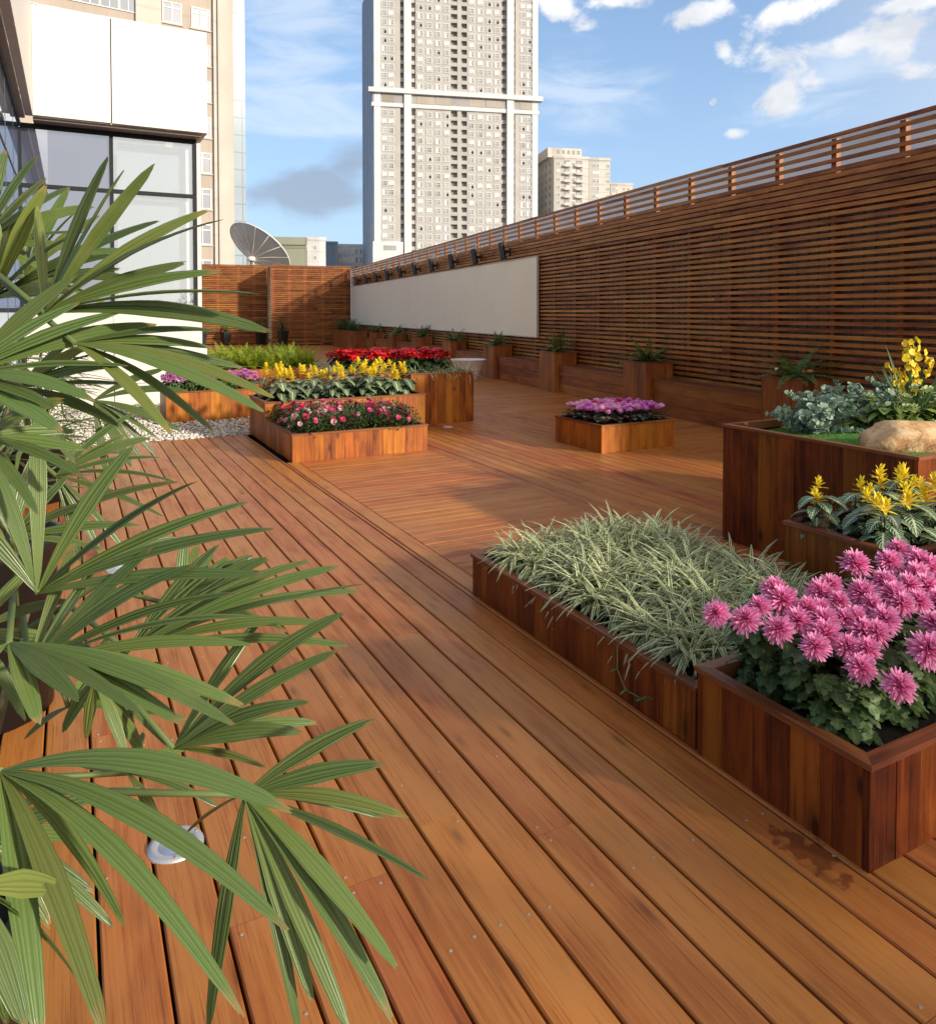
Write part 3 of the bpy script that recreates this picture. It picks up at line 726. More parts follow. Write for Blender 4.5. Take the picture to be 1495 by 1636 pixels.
M_FERN = leafmat('fern_leaf', (0.20, 0.27, 0.02), (0.31, 0.38, 0.035), 0.5, None, None, 0.35, 0.25)
M_DFERN = leafmat('dark_fern_leaf', (0.085, 0.145, 0.028), (0.13, 0.20, 0.045), 0.5, None, None, 0.25, 0.3)
M_EUC = leafmat('eucalyptus_leaf', (0.20, 0.30, 0.22), (0.32, 0.42, 0.31), 0.6, None, None, 0.15, 0.3)
M_SHRUB = leafmat('hydrangea_leaf', (0.10, 0.17, 0.03), (0.22, 0.30, 0.06), 0.45, (0.30, 0.36, 0.12), 'midrib', 0.25, 0.4)
M_GFL = leafmat('green_white_flower', (0.36, 0.46, 0.16), (0.60, 0.68, 0.42), 0.6, None, None, 0.3, 0.2)
M_GRASSL = leafmat('strap_leaf', (0.030, 0.075, 0.018), (0.05, 0.11, 0.03), 0.4, (0.10, 0.16, 0.06), 'midrib', 0.2, 0.3)
M_STEM = plain('green_stem', (0.10, 0.14, 0.04), 0.6)
M_DSTEM = plain('dark_stem', (0.05, 0.04, 0.025), 0.6)
M_WHITEF = plain('white_petal', (0.78, 0.76, 0.70), 0.6)
M_ORANGEF = plain('orange_petal', (0.72, 0.20, 0.06), 0.6)
M_BUD = plain('dark_bud', (0.36, 0.03, 0.09), 0.5)

# spider plants
def spider_mesh(n, Lm):
    m = MB()
    for i in range(n):
        az = rnd(0, 6.283); el = rnd(0.2, 1.2)
        d = sph(az, el); nrm = Vector((0, 0, 1)) if el < 1.1 else d.cross(Vector((-math.sin(az), math.cos(az), 0)))
        m.leaf((rnd(-.02, .02), rnd(-.02, .02), 0), d, (-math.cos(az) * math.sin(el), -math.sin(az) * math.sin(el), math.cos(el)), Lm * rnd(.7, 1.25), rnd(.012, .017), O_STRAP, rnd(.8, 2.0), .35, 0)
    return m.mesh('foliage', [M_SPIDER])
def copies(protos, pts, label, cat_name, group, zs, smin=.85, smax=1.15):
    """first use moves each prototype, later uses copy it with its parts"""
    used = set()
    for i, (x, y) in enumerate(pts):
        p = protos[i % len(protos)]; z = zs(x, y) if callable(zs) else zs
        rz = rnd(0, 6.28); sc = rnd(smin, smax)
        if i % len(protos) not in used:
            used.add(i % len(protos)); p.location = (x, y, z); p.rotation_euler = (0, 0, rz); p.scale = (sc,) * 3
        else: dup(p, (x, y, z), rz, sc)
    for j, p in enumerate(protos):
        if j not in used: bpy.data.objects.remove(p)
def grid(x0, x1, y0, y1, nx, ny, jit=.3):
    sx, sy = (x1 - x0) / nx, (y1 - y0) / ny
    return [(x0 + (i + .5 + rnd(-jit, jit)) * sx, y0 + (j + .5 + rnd(-jit, jit)) * sy) for j in range(ny) for i in range(nx)]
lab = 'variegated green and white spider plant in the low planter beside the pink chrysanthemums'
pr_ = []
for k in range(5):
    o = bpy.data.objects.new('spider_plant', spider_mesh(58, .215)); COL.objects.link(o); tag(o, lab, 'plant', 'spider plants in the low planter'); pr_.append(o)
copies(pr_, grid(1.99, 2.94, 1.97, 3.42, 9, 12, .22), lab, '', '', .222, .8, 1.15)
lab = 'striped spider plant along the rim of the poinsettia planter'
o = bpy.data.objects.new('spider_plant', pr_[0].data); COL.objects.link(o); tag(o, lab, 'plant', 'spider plants edging the poinsettias')
o2 = bpy.data.objects.new('spider_plant', pr_[1].data); COL.objects.link(o2); tag(o2, lab, 'plant', 'spider plants edging the poinsettias')
copies([o, o2], [(4.05 + .2 * k, 9.22) for k in range(5)] + [(4.82, 9.45 + .25 * k) for k in range(4)] + [(3.12 + .2 * k, 9.62) for k in range(5)] + [(3.12, 9.9), (3.12, 10.2), (3.12, 10.5)], lab, '', '', .66, .8, 1.05)
# trailing runner hanging over the low planter
m = MB()
a = gnd(1010, 1075, .2); pts = [Vector((1.93, 2.3, .22)), Vector((1.85, 2.27, .21)), Vector((1.81, 2.22, .15)), Vector((1.80, 2.16, .10)), Vector((1.83, 2.10, .085)), Vector((1.82, 2.07, .11))]
m.tube(pts, .0022, 5)
for p in pts[2:]:
    for j in range(3): m.leaf(p, sph(rnd(0, 6.28), rnd(-.4, .6)), (0, 0, 1), .028, .012, O_OVAL, .6, .1, 1)
tag(m.build('trailing_runner', [M_STEM, M_MUM]), 'thin green trailing runner hanging over the side of the spider plant planter', 'plant')

# chrysanthemum flower heads
def mum_flower(Rr, mt, n_rings=8):
    m = MB()
    for k in range(n_rings):
        f = k / (n_rings - 1); el = -0.75 + f * 2.15; cnt = int(30 * (1 - .66 * f)); ln = Rr * (1.0 - .30 * f)
        for j in range(cnt):
            az = 6.283 * (j + .5 * (k % 2)) / cnt + rnd(-.12, .12); e = el + rnd(-.16, .16)
            d = sph(az, e); nn = Vector((-math.cos(az) * math.sin(e), -math.sin(az) * math.sin(e), math.cos(e)))
            m.leaf(d * .006, d, nn, ln * rnd(.72, 1.12), Rr * .15, O_PETAL, -.55 * (1 - f) + rnd(-.25, .25), .6, 0)
    return m.mesh('flower', [mt])
mum_big = [mum_flower(.060, M_PINK) for _ in range(3)]
mum_small = mum_flower(.045, M_PURPLE, 6)
def bud_mesh():
    m = MB(); m.lathe([(.001, -.012), (.010, -.006), (.012, .002), (.007, .011), (.001, .013)], 8); return m.mesh('bud', [M_BUD])
budm = bud_mesh()
def mum_foliage(h, nl, spread, ll=.095):
    m = MB()
    for s in range(7):
        az = rnd(0, 6.283); tip = Vector((math.cos(az) * spread * rnd(.2, .8), math.sin(az) * spread * rnd(.2, .8), h * rnd(.8, 1)))
        m.tube([(0, 0, 0), tip * .5 + Vector((0, 0, h * .1)), tip], .004, 5, 1)
    for i in range(nl):
        t = rnd(.1, 1.0); az = rnd(0, 6.283); rr = spread * rnd(.25, 1.0) * (.7 + .3 * t)
        p = Vector((math.cos(az) * rr * .6, math.sin(az) * rr * .6, h * t)); el = rnd(-.35, .5)
        d = sph(az + rnd(-.6, .6), el)
        m.leaf(p, d, (0, 0, 1) if abs(el) < 1 else (1, 0, 0), ll * rnd(.65, 1.2), ll * .8 * rnd(.7, 1.1), O_LOBED, rnd(.5, 1.6), .12, 0, None, .05)
    return m.mesh('foliage', [M_MUM, M_STEM])
fol = [mum_foliage(.265, 190, .20, .085), mum_foliage(.25, 190, .19, .085), mum_foliage(.27, 200, .20, .085)]
FPOS = [(1144, 979), (1191, 989), (1212, 968), (1236, 939), (1250, 958), (1244, 1004), (1274, 991), (1311, 947), (1327, 933), (1311, 972), (1317, 990), (1317, 1013), (1302, 1032), (1348, 987), (1380, 1008), (1354, 1032), (1385, 1037),
        (1375, 1066), (1437, 1095), (1483, 1037), (1491, 995), (1413, 989), (1391, 966), (1426, 950), (1412, 929), (1367, 900), (1420, 896), (1467, 894), (1483, 905), (1465, 918), (1451, 934), (1480, 937), (1467, 960), (1377, 947),
        (1340, 960), (1400, 1010), (1289, 970), (1500, 960), (1510, 1010), (1520, 930), (1525, 975), (1535, 1030), (1540, 900), (1365, 985), (1441, 965)]
plants = []
for (x, y) in grid(1.94, 3.6, 1.30, 1.80, 8, 2, .15):
    t = thing('chrysanthemum', 'pink chrysanthemum plant with big shaggy flower heads in the nearest planter', 'plant', (x, y, .25), 0, 'pink chrysanthemums in the nearest planter')
    child('foliage', random.choice(fol), t, (0, 0, 0), (0, 0, rnd(0, 6.28)), rnd(.9, 1.08)); plants.append((Vector((x, y, .25)), t))
def canopy(x, y):
    # flower heads sit on a dome that climbs towards the back of the bed
    best = None
    for zi in range(40, 75):
        z = zi / 100; q = gnd(x, y, z)
        tgt = .515 + .17 * max(0, min(1, (q.y - 1.28) / .5)) + .03 * math.sin(q.x * 9)
        e = abs(z - tgt)
        if best is None or e < best[0]: best = (e, q)
    return best[1]
for (x, y) in FPOS:
    q = canopy(x, y); pv, t = min(plants, key=lambda a: (a[0].xy - q.xy).length)
    out = Vector((q.x - pv.x, q.y - pv.y, 0)); fx = rnd(-.25, .25); tilt = Vector((out.x * 1.5 - .15, out.y * 1.5 - .45, 1.0 + fx)).normalized()
    e = tilt.to_track_quat('Z', 'Y').to_euler()
    child('flower', random.choice(mum_big), t, q - pv, e, rnd(.62, .94))
for pv, t in plants:
    if pv.x > 2.75 and sum(c.name.startswith('flower') for c in t.children) < 2:
        for k in range(4):
            az = rnd(0, 6.28); r = rnd(.03, .15); child('flower', random.choice(mum_big), t, (math.cos(az) * r, math.sin(az) * r, rnd(.27, .34)), (rnd(-.5, .5), rnd(-.5, .5), 0), rnd(.62, .94))
for k in range(14):
    pv, t = random.choice(plants); child('bud', budm, t, (rnd(-.13, .13), rnd(-.13, .13), rnd(.16, .30)), (0, 0, 0), rnd(.8, 1.2))
# purple mums on the pebbles
for i, (x, y) in enumerate(grid(1.18, 2.34, 10.90, 11.6, 6, 2, .15)):
    t = thing('chrysanthemum', 'bushy purple pink chrysanthemum in the planter standing on the pebbles', 'plant', (x, y, .38), rnd(0, 6.3), 'purple chrysanthemums on the pebbles')
    child('foliage', fol[i % 3], t, (0, 0, -.04), (0, 0, rnd(0, 6.28)), .75)
    for k in range(10):
        a = k * 2.4; r = .035 * math.sqrt(k) * 1.15; child('flower', mum_small, t, (math.cos(a) * r, math.sin(a) * r, .24 - r * r * 3.5 + rnd(-.015, .015)), (math.sin(a) * r * -4, math.cos(a) * r * 4, 0), rnd(.9, 1.2))

# zebra plants: striped leaves, yellow bract spikes
def zebra_fol(nl, h, ll):
    m = MB()
    for s in range(2):
        b = Vector((rnd(-.02, .02), rnd(-.02, .02), 0)); m.tube([b, b + Vector((0, 0, h * .8))], .004, 5, 1)
    for i in range(nl):
        t = (i + .5) / nl; az = i * 2.4 + rnd(-.3, .3); el = rnd(.0, .7) * (1 - t * .3) + .1
        d = sph(az, el); m.leaf((math.cos(az) * .012, math.sin(az) * .012, h * (.2 + .75 * t)), d, (0, 0, 1), ll * rnd(.8, 1.15), ll * .48, O_OVAL, rnd(.8, 1.7), .18, 0, None, .02)
    return m.mesh('foliage', [M_ZEBRA, M_DSTEM])
def zebra_fl(s):
    m = MB()
    for k in range(4):
        cnt = 5; f = k / 3
        for j in range(cnt):
            az = 6.283 * (j + .5 * (k % 2)) / cnt; el = .30 + .95 * f
            d = sph(az, el); m.leaf((0, 0, s * .45 * f), d, (-math.cos(az), -math.sin(az), .3), s * rnd(.6, .95) * (1 - .25 * f), s * .24, O_LANCE, .35 - .5 * f, .35, 0)
    return m.mesh('flower', [M_YELLOW])
zf = [zebra_fol(15, .20, .15), zebra_fol(17, .22, .14), zebra_fol(14, .19, .16)]; zfl = [zebra_fl(.078), zebra_fl(.064)]
def zebra(x, y, z, lab, grp, sc, nfl, hh=.25):
    t = thing('zebra_plant', lab, 'plant', (x, y, z), rnd(0, 6.28), grp); t.scale = (sc,) * 3
    child('foliage', random.choice(zf), t, (0, 0, 0), (0, 0, rnd(0, 6.28)))
    for k in range(nfl):
        a = rnd(0, 6.28); r = rnd(0, .05) if k else 0.0
        child('flower', random.choice(zfl), t, (math.cos(a) * r, math.sin(a) * r, hh + rnd(-.05, .02) if k == 0 else hh - rnd(.0, .08)), (rnd(-.25, .25), rnd(-.25, .25), rnd(0, 6)), rnd(.85, 1.15))
for (x, y) in grid(3.07, 3.74, 1.94, 2.42, 4, 3, .25):
    zebra(x, y, .44, 'zebra plant with white veined leaves and yellow spikes in the square planter by the turf', 'zebra plants in the square planter', rnd(.85, 1.05), random.choice((1, 2, 2, 3)), .25)
for (x, y) in grid(2.02, 3.86, 8.68, 9.38, 9, 3, .3):
    zebra(x, y, .42, 'yellow flowered zebra plant in the long bed behind the azaleas', 'zebra plants behind the azaleas', rnd(1.15, 1.4), random.choice((2, 2, 3)), .28)

# azaleas
def az_fol():
    m = MB()
    for i in range(420):
        az = rnd(0, 6.283); t = rnd(0, 1) ** .6; r = .18 * math.sqrt(rnd(0.03, 1)); z = .24 * t * math.sqrt(max(0.10, 1 - (r / .19) ** 2))
        m.leaf((math.cos(az) * r, math.sin(az) * r, z), sph(az + rnd(-1, 1), rnd(-.2, 1.1)), (0, 0, 1), rnd(.03, .045), rnd(.014, .02), O_OVAL, .4, .2, 0)
    for k in range(8): m.tube([(0, 0, 0), (rnd(-.12, .12), rnd(-.12, .12), rnd(.12, .2))], .003, 4, 1)
    return m.mesh('foliage', [M_AZL, M_DSTEM])
def ruffle(s, mt, n=9, el0=.2):
    m = MB()
    for ring in range(2):
        for j in range(n - 3 * ring):
            az = 6.283 * j / (n - 3 * ring) + ring * .4; e = el0 + ring * .55
            m.leaf((0, 0, 0), sph(az, e), (-math.cos(az) * math.sin(e), -math.sin(az) * math.sin(e), math.cos(e)), s * rnd(.85, 1.1), s * .8, [(0, .25), (.5, .9), (.85, 1.0), (1, .5)], .35, .1, 0, None, .08)
    return m.mesh('flower', [mt])
azf = [az_fol() for _ in range(3)]; azfl = [ruffle(.029, q) for q in M_AZP]
for (x, y) in grid(1.99, 3.36, 7.47, 8.52, 6, 4, .25):
    t = thing('azalea', 'small leaved azalea bush with scattered pink and red blossoms in the low planter', 'plant', (x, y, .235), rnd(0, 6.28), 'azaleas in the low planter'); sc = rnd(.9, 1.15); t.scale = (sc,) * 3
    child('foliage', random.choice(azf), t)
    w = 1 if x < 2.5 and y < 8.0 else 0
    for k in range(random.choice((4, 7, 9, 12))):
        az = rnd(0, 6.28); r = .185 * math.sqrt(rnd(0.03, 1)); zz = .235 * math.sqrt(max(.08, 1 - (r / .195) ** 2)) + rnd(-.02, .02)
        child('flower', azfl[1 if rnd(0, 1) < (.6 if w else .25) else random.choice((0, 0, 2))], t, (math.cos(az) * r, math.sin(az) * r, zz), (math.sin(az) * -r * 6, math.cos(az) * r * 6, 0), rnd(.75, 1.25))

# cyclamens
def cy_fol():
    m = MB()
    for i in range(26):
        az = rnd(0, 6.283); r = rnd(.02, .11); d = sph(az, rnd(-.1, .5)); m.leaf((math.cos(az) * r, math.sin(az) * r, rnd(.05, .11)), d, (0, 0, 1), rnd(.06, .08), rnd(.055, .075), O_ROUND, .5, .15, 0)
        m.tube([(0, 0, 0), (math.cos(az) * r, math.sin(az) * r, .09)], .0025, 4, 1)
    return m.mesh('foliage', [M_CYL, plain('red_stem', (.25, .06, .04), .5)])
cyf = [cy_fol() for _ in range(3)]; cyfl = [ruffle(.050, q, 6, .75) for q in M_CYP]
for i, (x, y) in enumerate(grid(5.02, 5.92, 6.42, 7.16, 5, 4, .15)):
    t = thing('cyclamen', 'magenta pink cyclamen packed in the low square planter on the open deck', 'plant', (x, y, .27), rnd(0, 6.28), 'cyclamens in the square planter')
    child('foliage', random.choice(cyf), t)
    red = (i in (11, 13)); lightp = x < 5.5
    for k in range(9):
        az = k * 2.4; r = .034 * math.sqrt(k); mesh_ = cyfl[2] if red else cyfl[1 if rnd(0, 1) < (.7 if lightp else .25) else 0]
        child('flower', mesh_, t, (math.cos(az) * r, math.sin(az) * r, .15 + rnd(-.02, .025)), (rnd(-.3, .3), rnd(-.3, .3), rnd(0, 6)), rnd(.85, 1.2))

# poinsettias
def po_fol():
    m = MB(); m.tube([(0, 0, 0), (0, 0, .26)], .006, 5, 1)
    for i in range(34):
        az = i * 2.4; t = rnd(.15, .85); el = rnd(-.3, .3); m.leaf((math.cos(az) * .05, math.sin(az) * .05, .28 * t), sph(az, el), (0, 0, 1), rnd(.10, .14), rnd(.06, .085), O_OVAL, rnd(.6, 1.3), .12, 0)
    return m.mesh('foliage', [M_POL, M_STEM])
def po_br():
    m = MB()
    for ring in range(2):
        for j in range(7):
            az = 6.283 * j / 7 + ring * .45; el = .05 + ring * .4; m.leaf((0, 0, ring * .01), sph(az, el + rnd(-.15, .15)), (0, 0, 1), (.105 - ring * .03) * rnd(.85, 1.15), .05, O_OVAL, .6, .15, 0)
    return m.mesh('bract_star', [M_POB])
pof = [po_fol() for _ in range(3)]; pob = [po_br() for _ in range(3)]
for (x, y) in grid(3.30, 4.78, 9.70, 10.66, 6, 4, .2) + [(4.12, 9.5), (4.36, 9.5), (4.6, 9.52)]:
    t = thing('poinsettia', 'red poinsettia with broad bracts massed in the tall orange planter', 'plant', (x, y, .64), rnd(0, 6.28), 'poinsettias in the tall planter')
    child('foliage', random.choice(pof), t)
    for k in range(5):
        az = k * 1.26; r = .09 if k else 0; child('bract_star', random.choice(pob), t, (math.cos(az) * r, math.sin(az) * r, .30 - r * .5 + rnd(-.02, .03)), (rnd(-.3, .3), rnd(-.3, .3), rnd(0, 6)), rnd(.8, 1.1))

# ferns
def fern_mesh(nf, ln, mt, w=.06, el=(.5, 1.2), dr=(.8, 1.6), n=16):
    m = MB()
    for i in range(nf):
        az = 6.283 * i / nf + rnd(-.3, .3); d = sph(az, rnd(*el)); p = Vector((0, 0, 0)); Ln = ln * rnd(.75, 1.15); dd = rnd(*dr)
        for k in range(n):
            d = (d + Vector((0, 0, -1)) * dd / n).normalized(); p2 = p + d * Ln / n; side = d.cross(Vector((0, 0, 1))).normalized(); f = (k + 1) / n
            ww = w * (math.sin(math.pi * min(1, .15 + f * .85)) ** .6) * (1.02 - f * .75)
            for s in (-1, 1):
                m.leaf(p2, side * s + d * .55, d.cross(side) * -1, ww, Ln / n * .85, [(0, .5), (.5, 1), (1, .1)], .3, .1, 0)
            p = p2
    return m.mesh('fronds', [mt])
ff = [fern_mesh(15, .42, M_FERN, .085, (.6, 1.35), (.7, 1.8), 13) for _ in range(4)]
pr_ = []
lab = 'bright yellow green fern in the planter beside the pavilion corner'
for k in range(4):
    o = bpy.data.objects.new('fern', ff[k]); COL.objects.link(o); tag(o, lab, 'plant', 'ferns in the far planter'); pr_.append(o)
copies(pr_, grid(2.45, 4.18, 14.08, 16.5, 8, 7, .3), lab, '', '', .43, 1.0, 1.35)
df = [fern_mesh(20, .32, M_DFERN, .06, (.35, 1.3), (.7, 1.4), 14) for _ in range(3)]
def fl_bush(mt):
    m = MB()
    for i in range(130):
        az = rnd(0, 6.28); r = .085 * math.sqrt(rnd(0, 1)); m.leaf((math.cos(az) * r, math.sin(az) * r, rnd(0, .10)), sph(az, rnd(0, 1)), (0, 0, 1), .03, .016, O_OVAL, .3, .1, 0)
    return m.mesh('foliage', [M_DFERN])
fb = fl_bush(0); wfl = ruffle(.016, M_WHITEF, 6); ofl = ruffle(.018, M_ORANGEF, 6)
oname = ['', 'nearest', 'second', 'third', 'fourth', 'fifth', 'sixth', 'seventh', 'eighth']
for k in range(1, 9):
    c = WP(6.53, colv[k])
    t = thing('fern', 'dark green fern in the %s column planter from the right along the bench' % ('first' if k == 1 else oname[k]), 'plant', (c.x, c.y, .73), rnd(0, 6), 'ferns in the column planters')
    child('fronds', df[k % 3], t, sc=rnd(1.6, 1.9))
    if k <= 4:
        for (s, fm, nm) in ((-1, wfl, 'white'), (1, ofl, 'orange')):
            q = WP(6.46, colv[k] + (.17 if nm == 'white' else -.17)); t2 = thing('bedding_plant', 'small %s flowered bedding plant in the %s column planter from the right' % (nm, 'first' if k == 1 else oname[k]), 'plant', (q.x, q.y, .725), rnd(0, 6), 'bedding plants in the column planters')
            child('foliage', fb, t2)
            for j in range(7): child('flower', fm, t2, (rnd(-.08, .08), rnd(-.08, .08), rnd(.08, .13)), (rnd(-.5, .5), rnd(-.5, .5), 0), rnd(.8, 1.3))
def strap_mesh(n, ln, w, mt, dr=(.5, 1.3), el=(.6, 1.45)):
    m = MB()
    for i in range(n):
        az = rnd(0, 6.28); e = rnd(*el); m.leaf((rnd(-.03, .03), rnd(-.03, .03), 0), sph(az, e), (-math.cos(az) * math.sin(e), -math.sin(az) * math.sin(e), math.cos(e)), ln * rnd(.6, 1.15), w, O_STRAP, rnd(*dr), .3, 0)
    return m.mesh('foliage', [mt])
st = [strap_mesh(34, .62, .03, M_GRASSL) for _ in range(3)]
pr_ = []
lab = 'broad dark green strap leaved clump in the far corner trough'
for k in range(3):
    o = bpy.data.objects.new('strap_plant', st[k]); COL.objects.link(o); tag(o, lab, 'plant', 'strap plants in the far trough'); pr_.append(o)
copies(pr_, [(WP(6.15 + rnd(-.1, .1), 30.2 + .45 * k).x, WP(6.15, 30.2 + .45 * k).y) for k in range(8)], lab, '', '', .7, .9, 1.15)

# pots with plants by the back fence
for (px, py, lab, hh, sc) in ((452, 552, 'black square pot by the corner of the far fence', .66, 1.15), (417, 556, 'black pot left of the square one, in the recess of the far fence', .6, 1.1), (361, 560, 'black pot under the middle of the far left fence', .55, 1.0), (322, 562, 'black pot half hidden by the pavilion corner', .55, .95)):
    d = 33.0 if px > 430 else 34.2
    q = dep(px, 499, d); q.z = 0
    t = thing('plant_pot', lab, 'pot', q, .3, 'black pots by the far fence')
    m = MB(); m.lathe([(.17, 0), (.27, hh), (.29, hh), (.29, hh + .04), (.25, hh + .04), (.24, hh - .02)], 4, 0, Matrix.Rotation(.785, 4, 'Z'), smooth=False, cap0=True); m.build('body', BLACK, t)
    m = MB(); m.lathe([(.24, hh - .01), (.001, hh)], 4, 0, Matrix.Rotation(.785, 4, 'Z'), smooth=False); m.build('soil', SOIL, t)
    o = bpy.data.objects.new('potted_plant', st[int(px) % 3]); COL.objects.link(o); o.location = (q.x, q.y, hh); o.scale = (sc,) * 3; o.rotation_euler.z = rnd(0, 6)
    tag(o, 'dark strap leaved plant in the ' + lab.replace(' of the far fence', '').replace(' far', ''), 'plant', 'plants in the black pots')

# ------------------------------------------------------------------ tall turf planter: turf, boulder, shrubs, orchid
m = MB()
def turf_z(x, y): return .70 + .028 * math.sin((x - 3.8) * 2.2) + .025 * math.sin((y - 2.3) * 3 + .6)
nx, ny = 30, 20
for j in range(ny + 1):
    for i in range(nx + 1): x = 3.84 + 2.03 * i / nx; y = 2.33 + 1.24 * j / ny; m.v.append((x, y, turf_z(x, y)))
for j in range(ny):
    for i in range(nx):
        a = j * (nx + 1) + i; m.face([a, a + 1, a + nx + 2, a + nx + 1], None, 0, 0, True)
for i in range(9000):
    x = rnd(3.86, 5.2); y = rnd(2.35, 3.55); z = turf_z(x, y); a = rnd(0, 6.28); h = rnd(.008, .016); w = .0016
    m.quad([(x - math.cos(a) * w, y - math.sin(a) * w, z), (x + math.cos(a) * w, y + math.sin(a) * w, z), (x + rnd(-.006, .006), y + rnd(-.006, .006), z + h)], 1, random.random())
tf = m.build('turf', [plain('turf_base', (0.085, 0.21, 0.03), .9, var=.3, nscale=25, bump=.6, bscale=200), leafmat('turf_blade', (.10, .25, .03), (.14, .34, .045), .6, trans=.2)])
tag(tf, 'short bright green turf covering the top of the tall planter', 'turf'); tf['kind'] = 'stuff'
import mathutils
def rock(name, loc, size, label, col, seed, sub=4, rz=0.0):
    import bmesh
    bm = bmesh.new(); bmesh.ops.create_icosphere(bm, subdivisions=sub, radius=1.0)
    for v in bm.verts:
        p = v.co.copy()
        n1 = mathutils.noise.noise(p * 1.1 + Vector((seed, 0, 0))); n2 = mathutils.noise.noise(p * 2.7 + Vector((0, seed, 0))); n3 = mathutils.noise.noise(p * 7 + Vector((0, 0, seed)))
        k = 1 + .26 * n1 + .11 * n2 + .035 * n3
        q = p * k
        for nn, dd in ((Vector((.3, -.7, .65)).normalized(), .80), (Vector((-.8, -.2, .5)).normalized(), .84), (Vector((.1, .2, 1)).normalized(), .82), (Vector((-.2, -1, .05)).normalized(), .86)):
            e = q.dot(nn) - dd
            if e > 0: q -= nn * e * .8
        v.co = Vector((q.x * size[0], q.y * size[1], q.z * size[2]))
    me = bpy.data.meshes.new(name); bm.to_mesh(me); bm.free()
    for f in me.polygons: f.use_smooth = True
    me.materials.append(col); o = bpy.data.objects.new(name, me); COL.objects.link(o); o.location = loc; o.rotation_euler.z = rz; return tag(o, label, 'rock')
def sandstone(name):
    m, nt, b = mat(name); L = nt.links.new; tc = nt.nodes.new('ShaderNodeTexCoord')
    def nz(s, d, ro=.6, di=0.0):
        n = nt.nodes.new('ShaderNodeTexNoise'); n.inputs['Scale'].default_value = s; n.inputs['Detail'].default_value = d; n.inputs['Roughness'].default_value = ro; n.inputs['Distortion'].default_value = di; L(tc.outputs['Object'], n.inputs['Vector']); return n.outputs[0]
    c = ramp(nt, nz(11, 8, .7), [(.36, (.36, .19, .075)), (.5, (.56, .36, .17)), (.64, (.68, .50, .29))])
    c = mixc(nt, ramp(nt, nz(6.5, 6, .65, 1.5), [(.50, 0.0), (.60, .8)]), c, (.42, .17, .05))
    vein = ramp(nt, math_node(nt, 'ABSOLUTE', math_node(nt, 'SUBTRACT', nz(5.5, 5, .6, 2.0), .52)), [(.0, .95), (.028, 0.0)])
    c = mixc(nt, math_node(nt, 'MULTIPLY', vein, ramp(nt, nz(3.6, 2), [(.48, 0.0), (.54, 1.0)])), c, (.09, .05, .03))
    L(c, b.inputs['Base Color']); b.inputs['Roughness'].default_value = .8
    bp = nt.nodes.new('ShaderNodeBump'); bp.inputs['Strength'].default_value = .6; bp.inputs['Distance'].default_value = .02; L(nz(14, 8, .65), bp.inputs['Height']); L(bp.outputs[0], b.inputs['Normal']); return m
SAND = sandstone('sandstone')
rock('boulder', (4.20, 2.56, .775), (.31, .17, .13), 'tan sandstone boulder with dark veins lying on the turf', SAND, 3.7, 4, -.45)
rock('stone', (3.16, 2.36, .47), (.055, .045, .075), 'pale square stone in the corner of the zebra plant planter', SAND, 9.1, 3, .5)
# eucalyptus-like bushes: arching stems of round leaves
def euc_mesh(ns, h, ls):
    m = MB()
    for s in range(ns):
        az = rnd(0, 6.28); d = sph(az, rnd(.35, 1.4)); p = Vector((0, 0, 0)); n = 15; Ln = h * rnd(.75, 1.2); pts = [p.copy()]
        for k in range(n):
            d = (d + Vector((rnd(-.12, .12), rnd(-.12, .12), -.05 + rnd(-.1, .1)))).normalized(); p = p + d * Ln / n; pts.append(p.copy())
            if k < 1: continue
            for j in range(3):
                a2 = rnd(0, 6.28); sd_ = (sph(a2, rnd(-.3, .9)) + d * .4).normalized(); f = ls * (1.15 - .55 * k / n)
                m.leaf(p, sd_, d, f * rnd(.75, 1.2), f * rnd(.75, 1.0), O_ROUND, .3, .1, 0)
        m.tube(pts, .0025, 4, 1)
    return m.mesh('foliage', [M_EUC, M_STEM])
em = [euc_mesh(34, .29, .058), euc_mesh(34, .27, .055)]
for (x, y, s, lab) in ((4.27, 3.22, 1.0, 'blue green round leaved bush nearest the turf corner'), (4.72, 3.36, 1.2, 'larger blue green round leaved bush behind the first one'), (5.4, 3.40, 1.1, 'blue green bush at the back right of the tall planter')):
    t = thing('round_leaved_bush', lab, 'shrub', (x, y, .70), rnd(0, 6), 'blue green bushes on the turf'); t.scale = (s,) * 3; child('foliage', em[int(x * 10) % 2], t)
def shrub_mesh():
    m = MB()
    for s in range(34):
        az = rnd(0, 6.28); el = rnd(.15, 1.4); tip = sph(az, el) * rnd(.10, .22); m.tube([(0, 0, 0), tip * .6, tip], .003, 4, 1)
        for j in range(9):
            a2 = rnd(0, 6.28); m.leaf(tip * rnd(.55, 1.05), sph(a2, rnd(-.3, .6)), (0, 0, 1), rnd(.05, .085), rnd(.035, .055), O_OVAL, .8, .15, 0)
    return m.mesh('foliage', [M_SHRUB, M_STEM])
gf = MB()
for k in range(26):
    d = sph(rnd(0, 6.28), rnd(-.1, 1.5)); gf.leaf(d * .018, d, (0, 0, 1) if abs(d.z) < .9 else (1, 0, 0), .016, .014, O_ROUND, 0, .2, 0)
gfm = gf.mesh('flower', [M_GFL]); sm_ = [shrub_mesh(), shrub_mesh()]
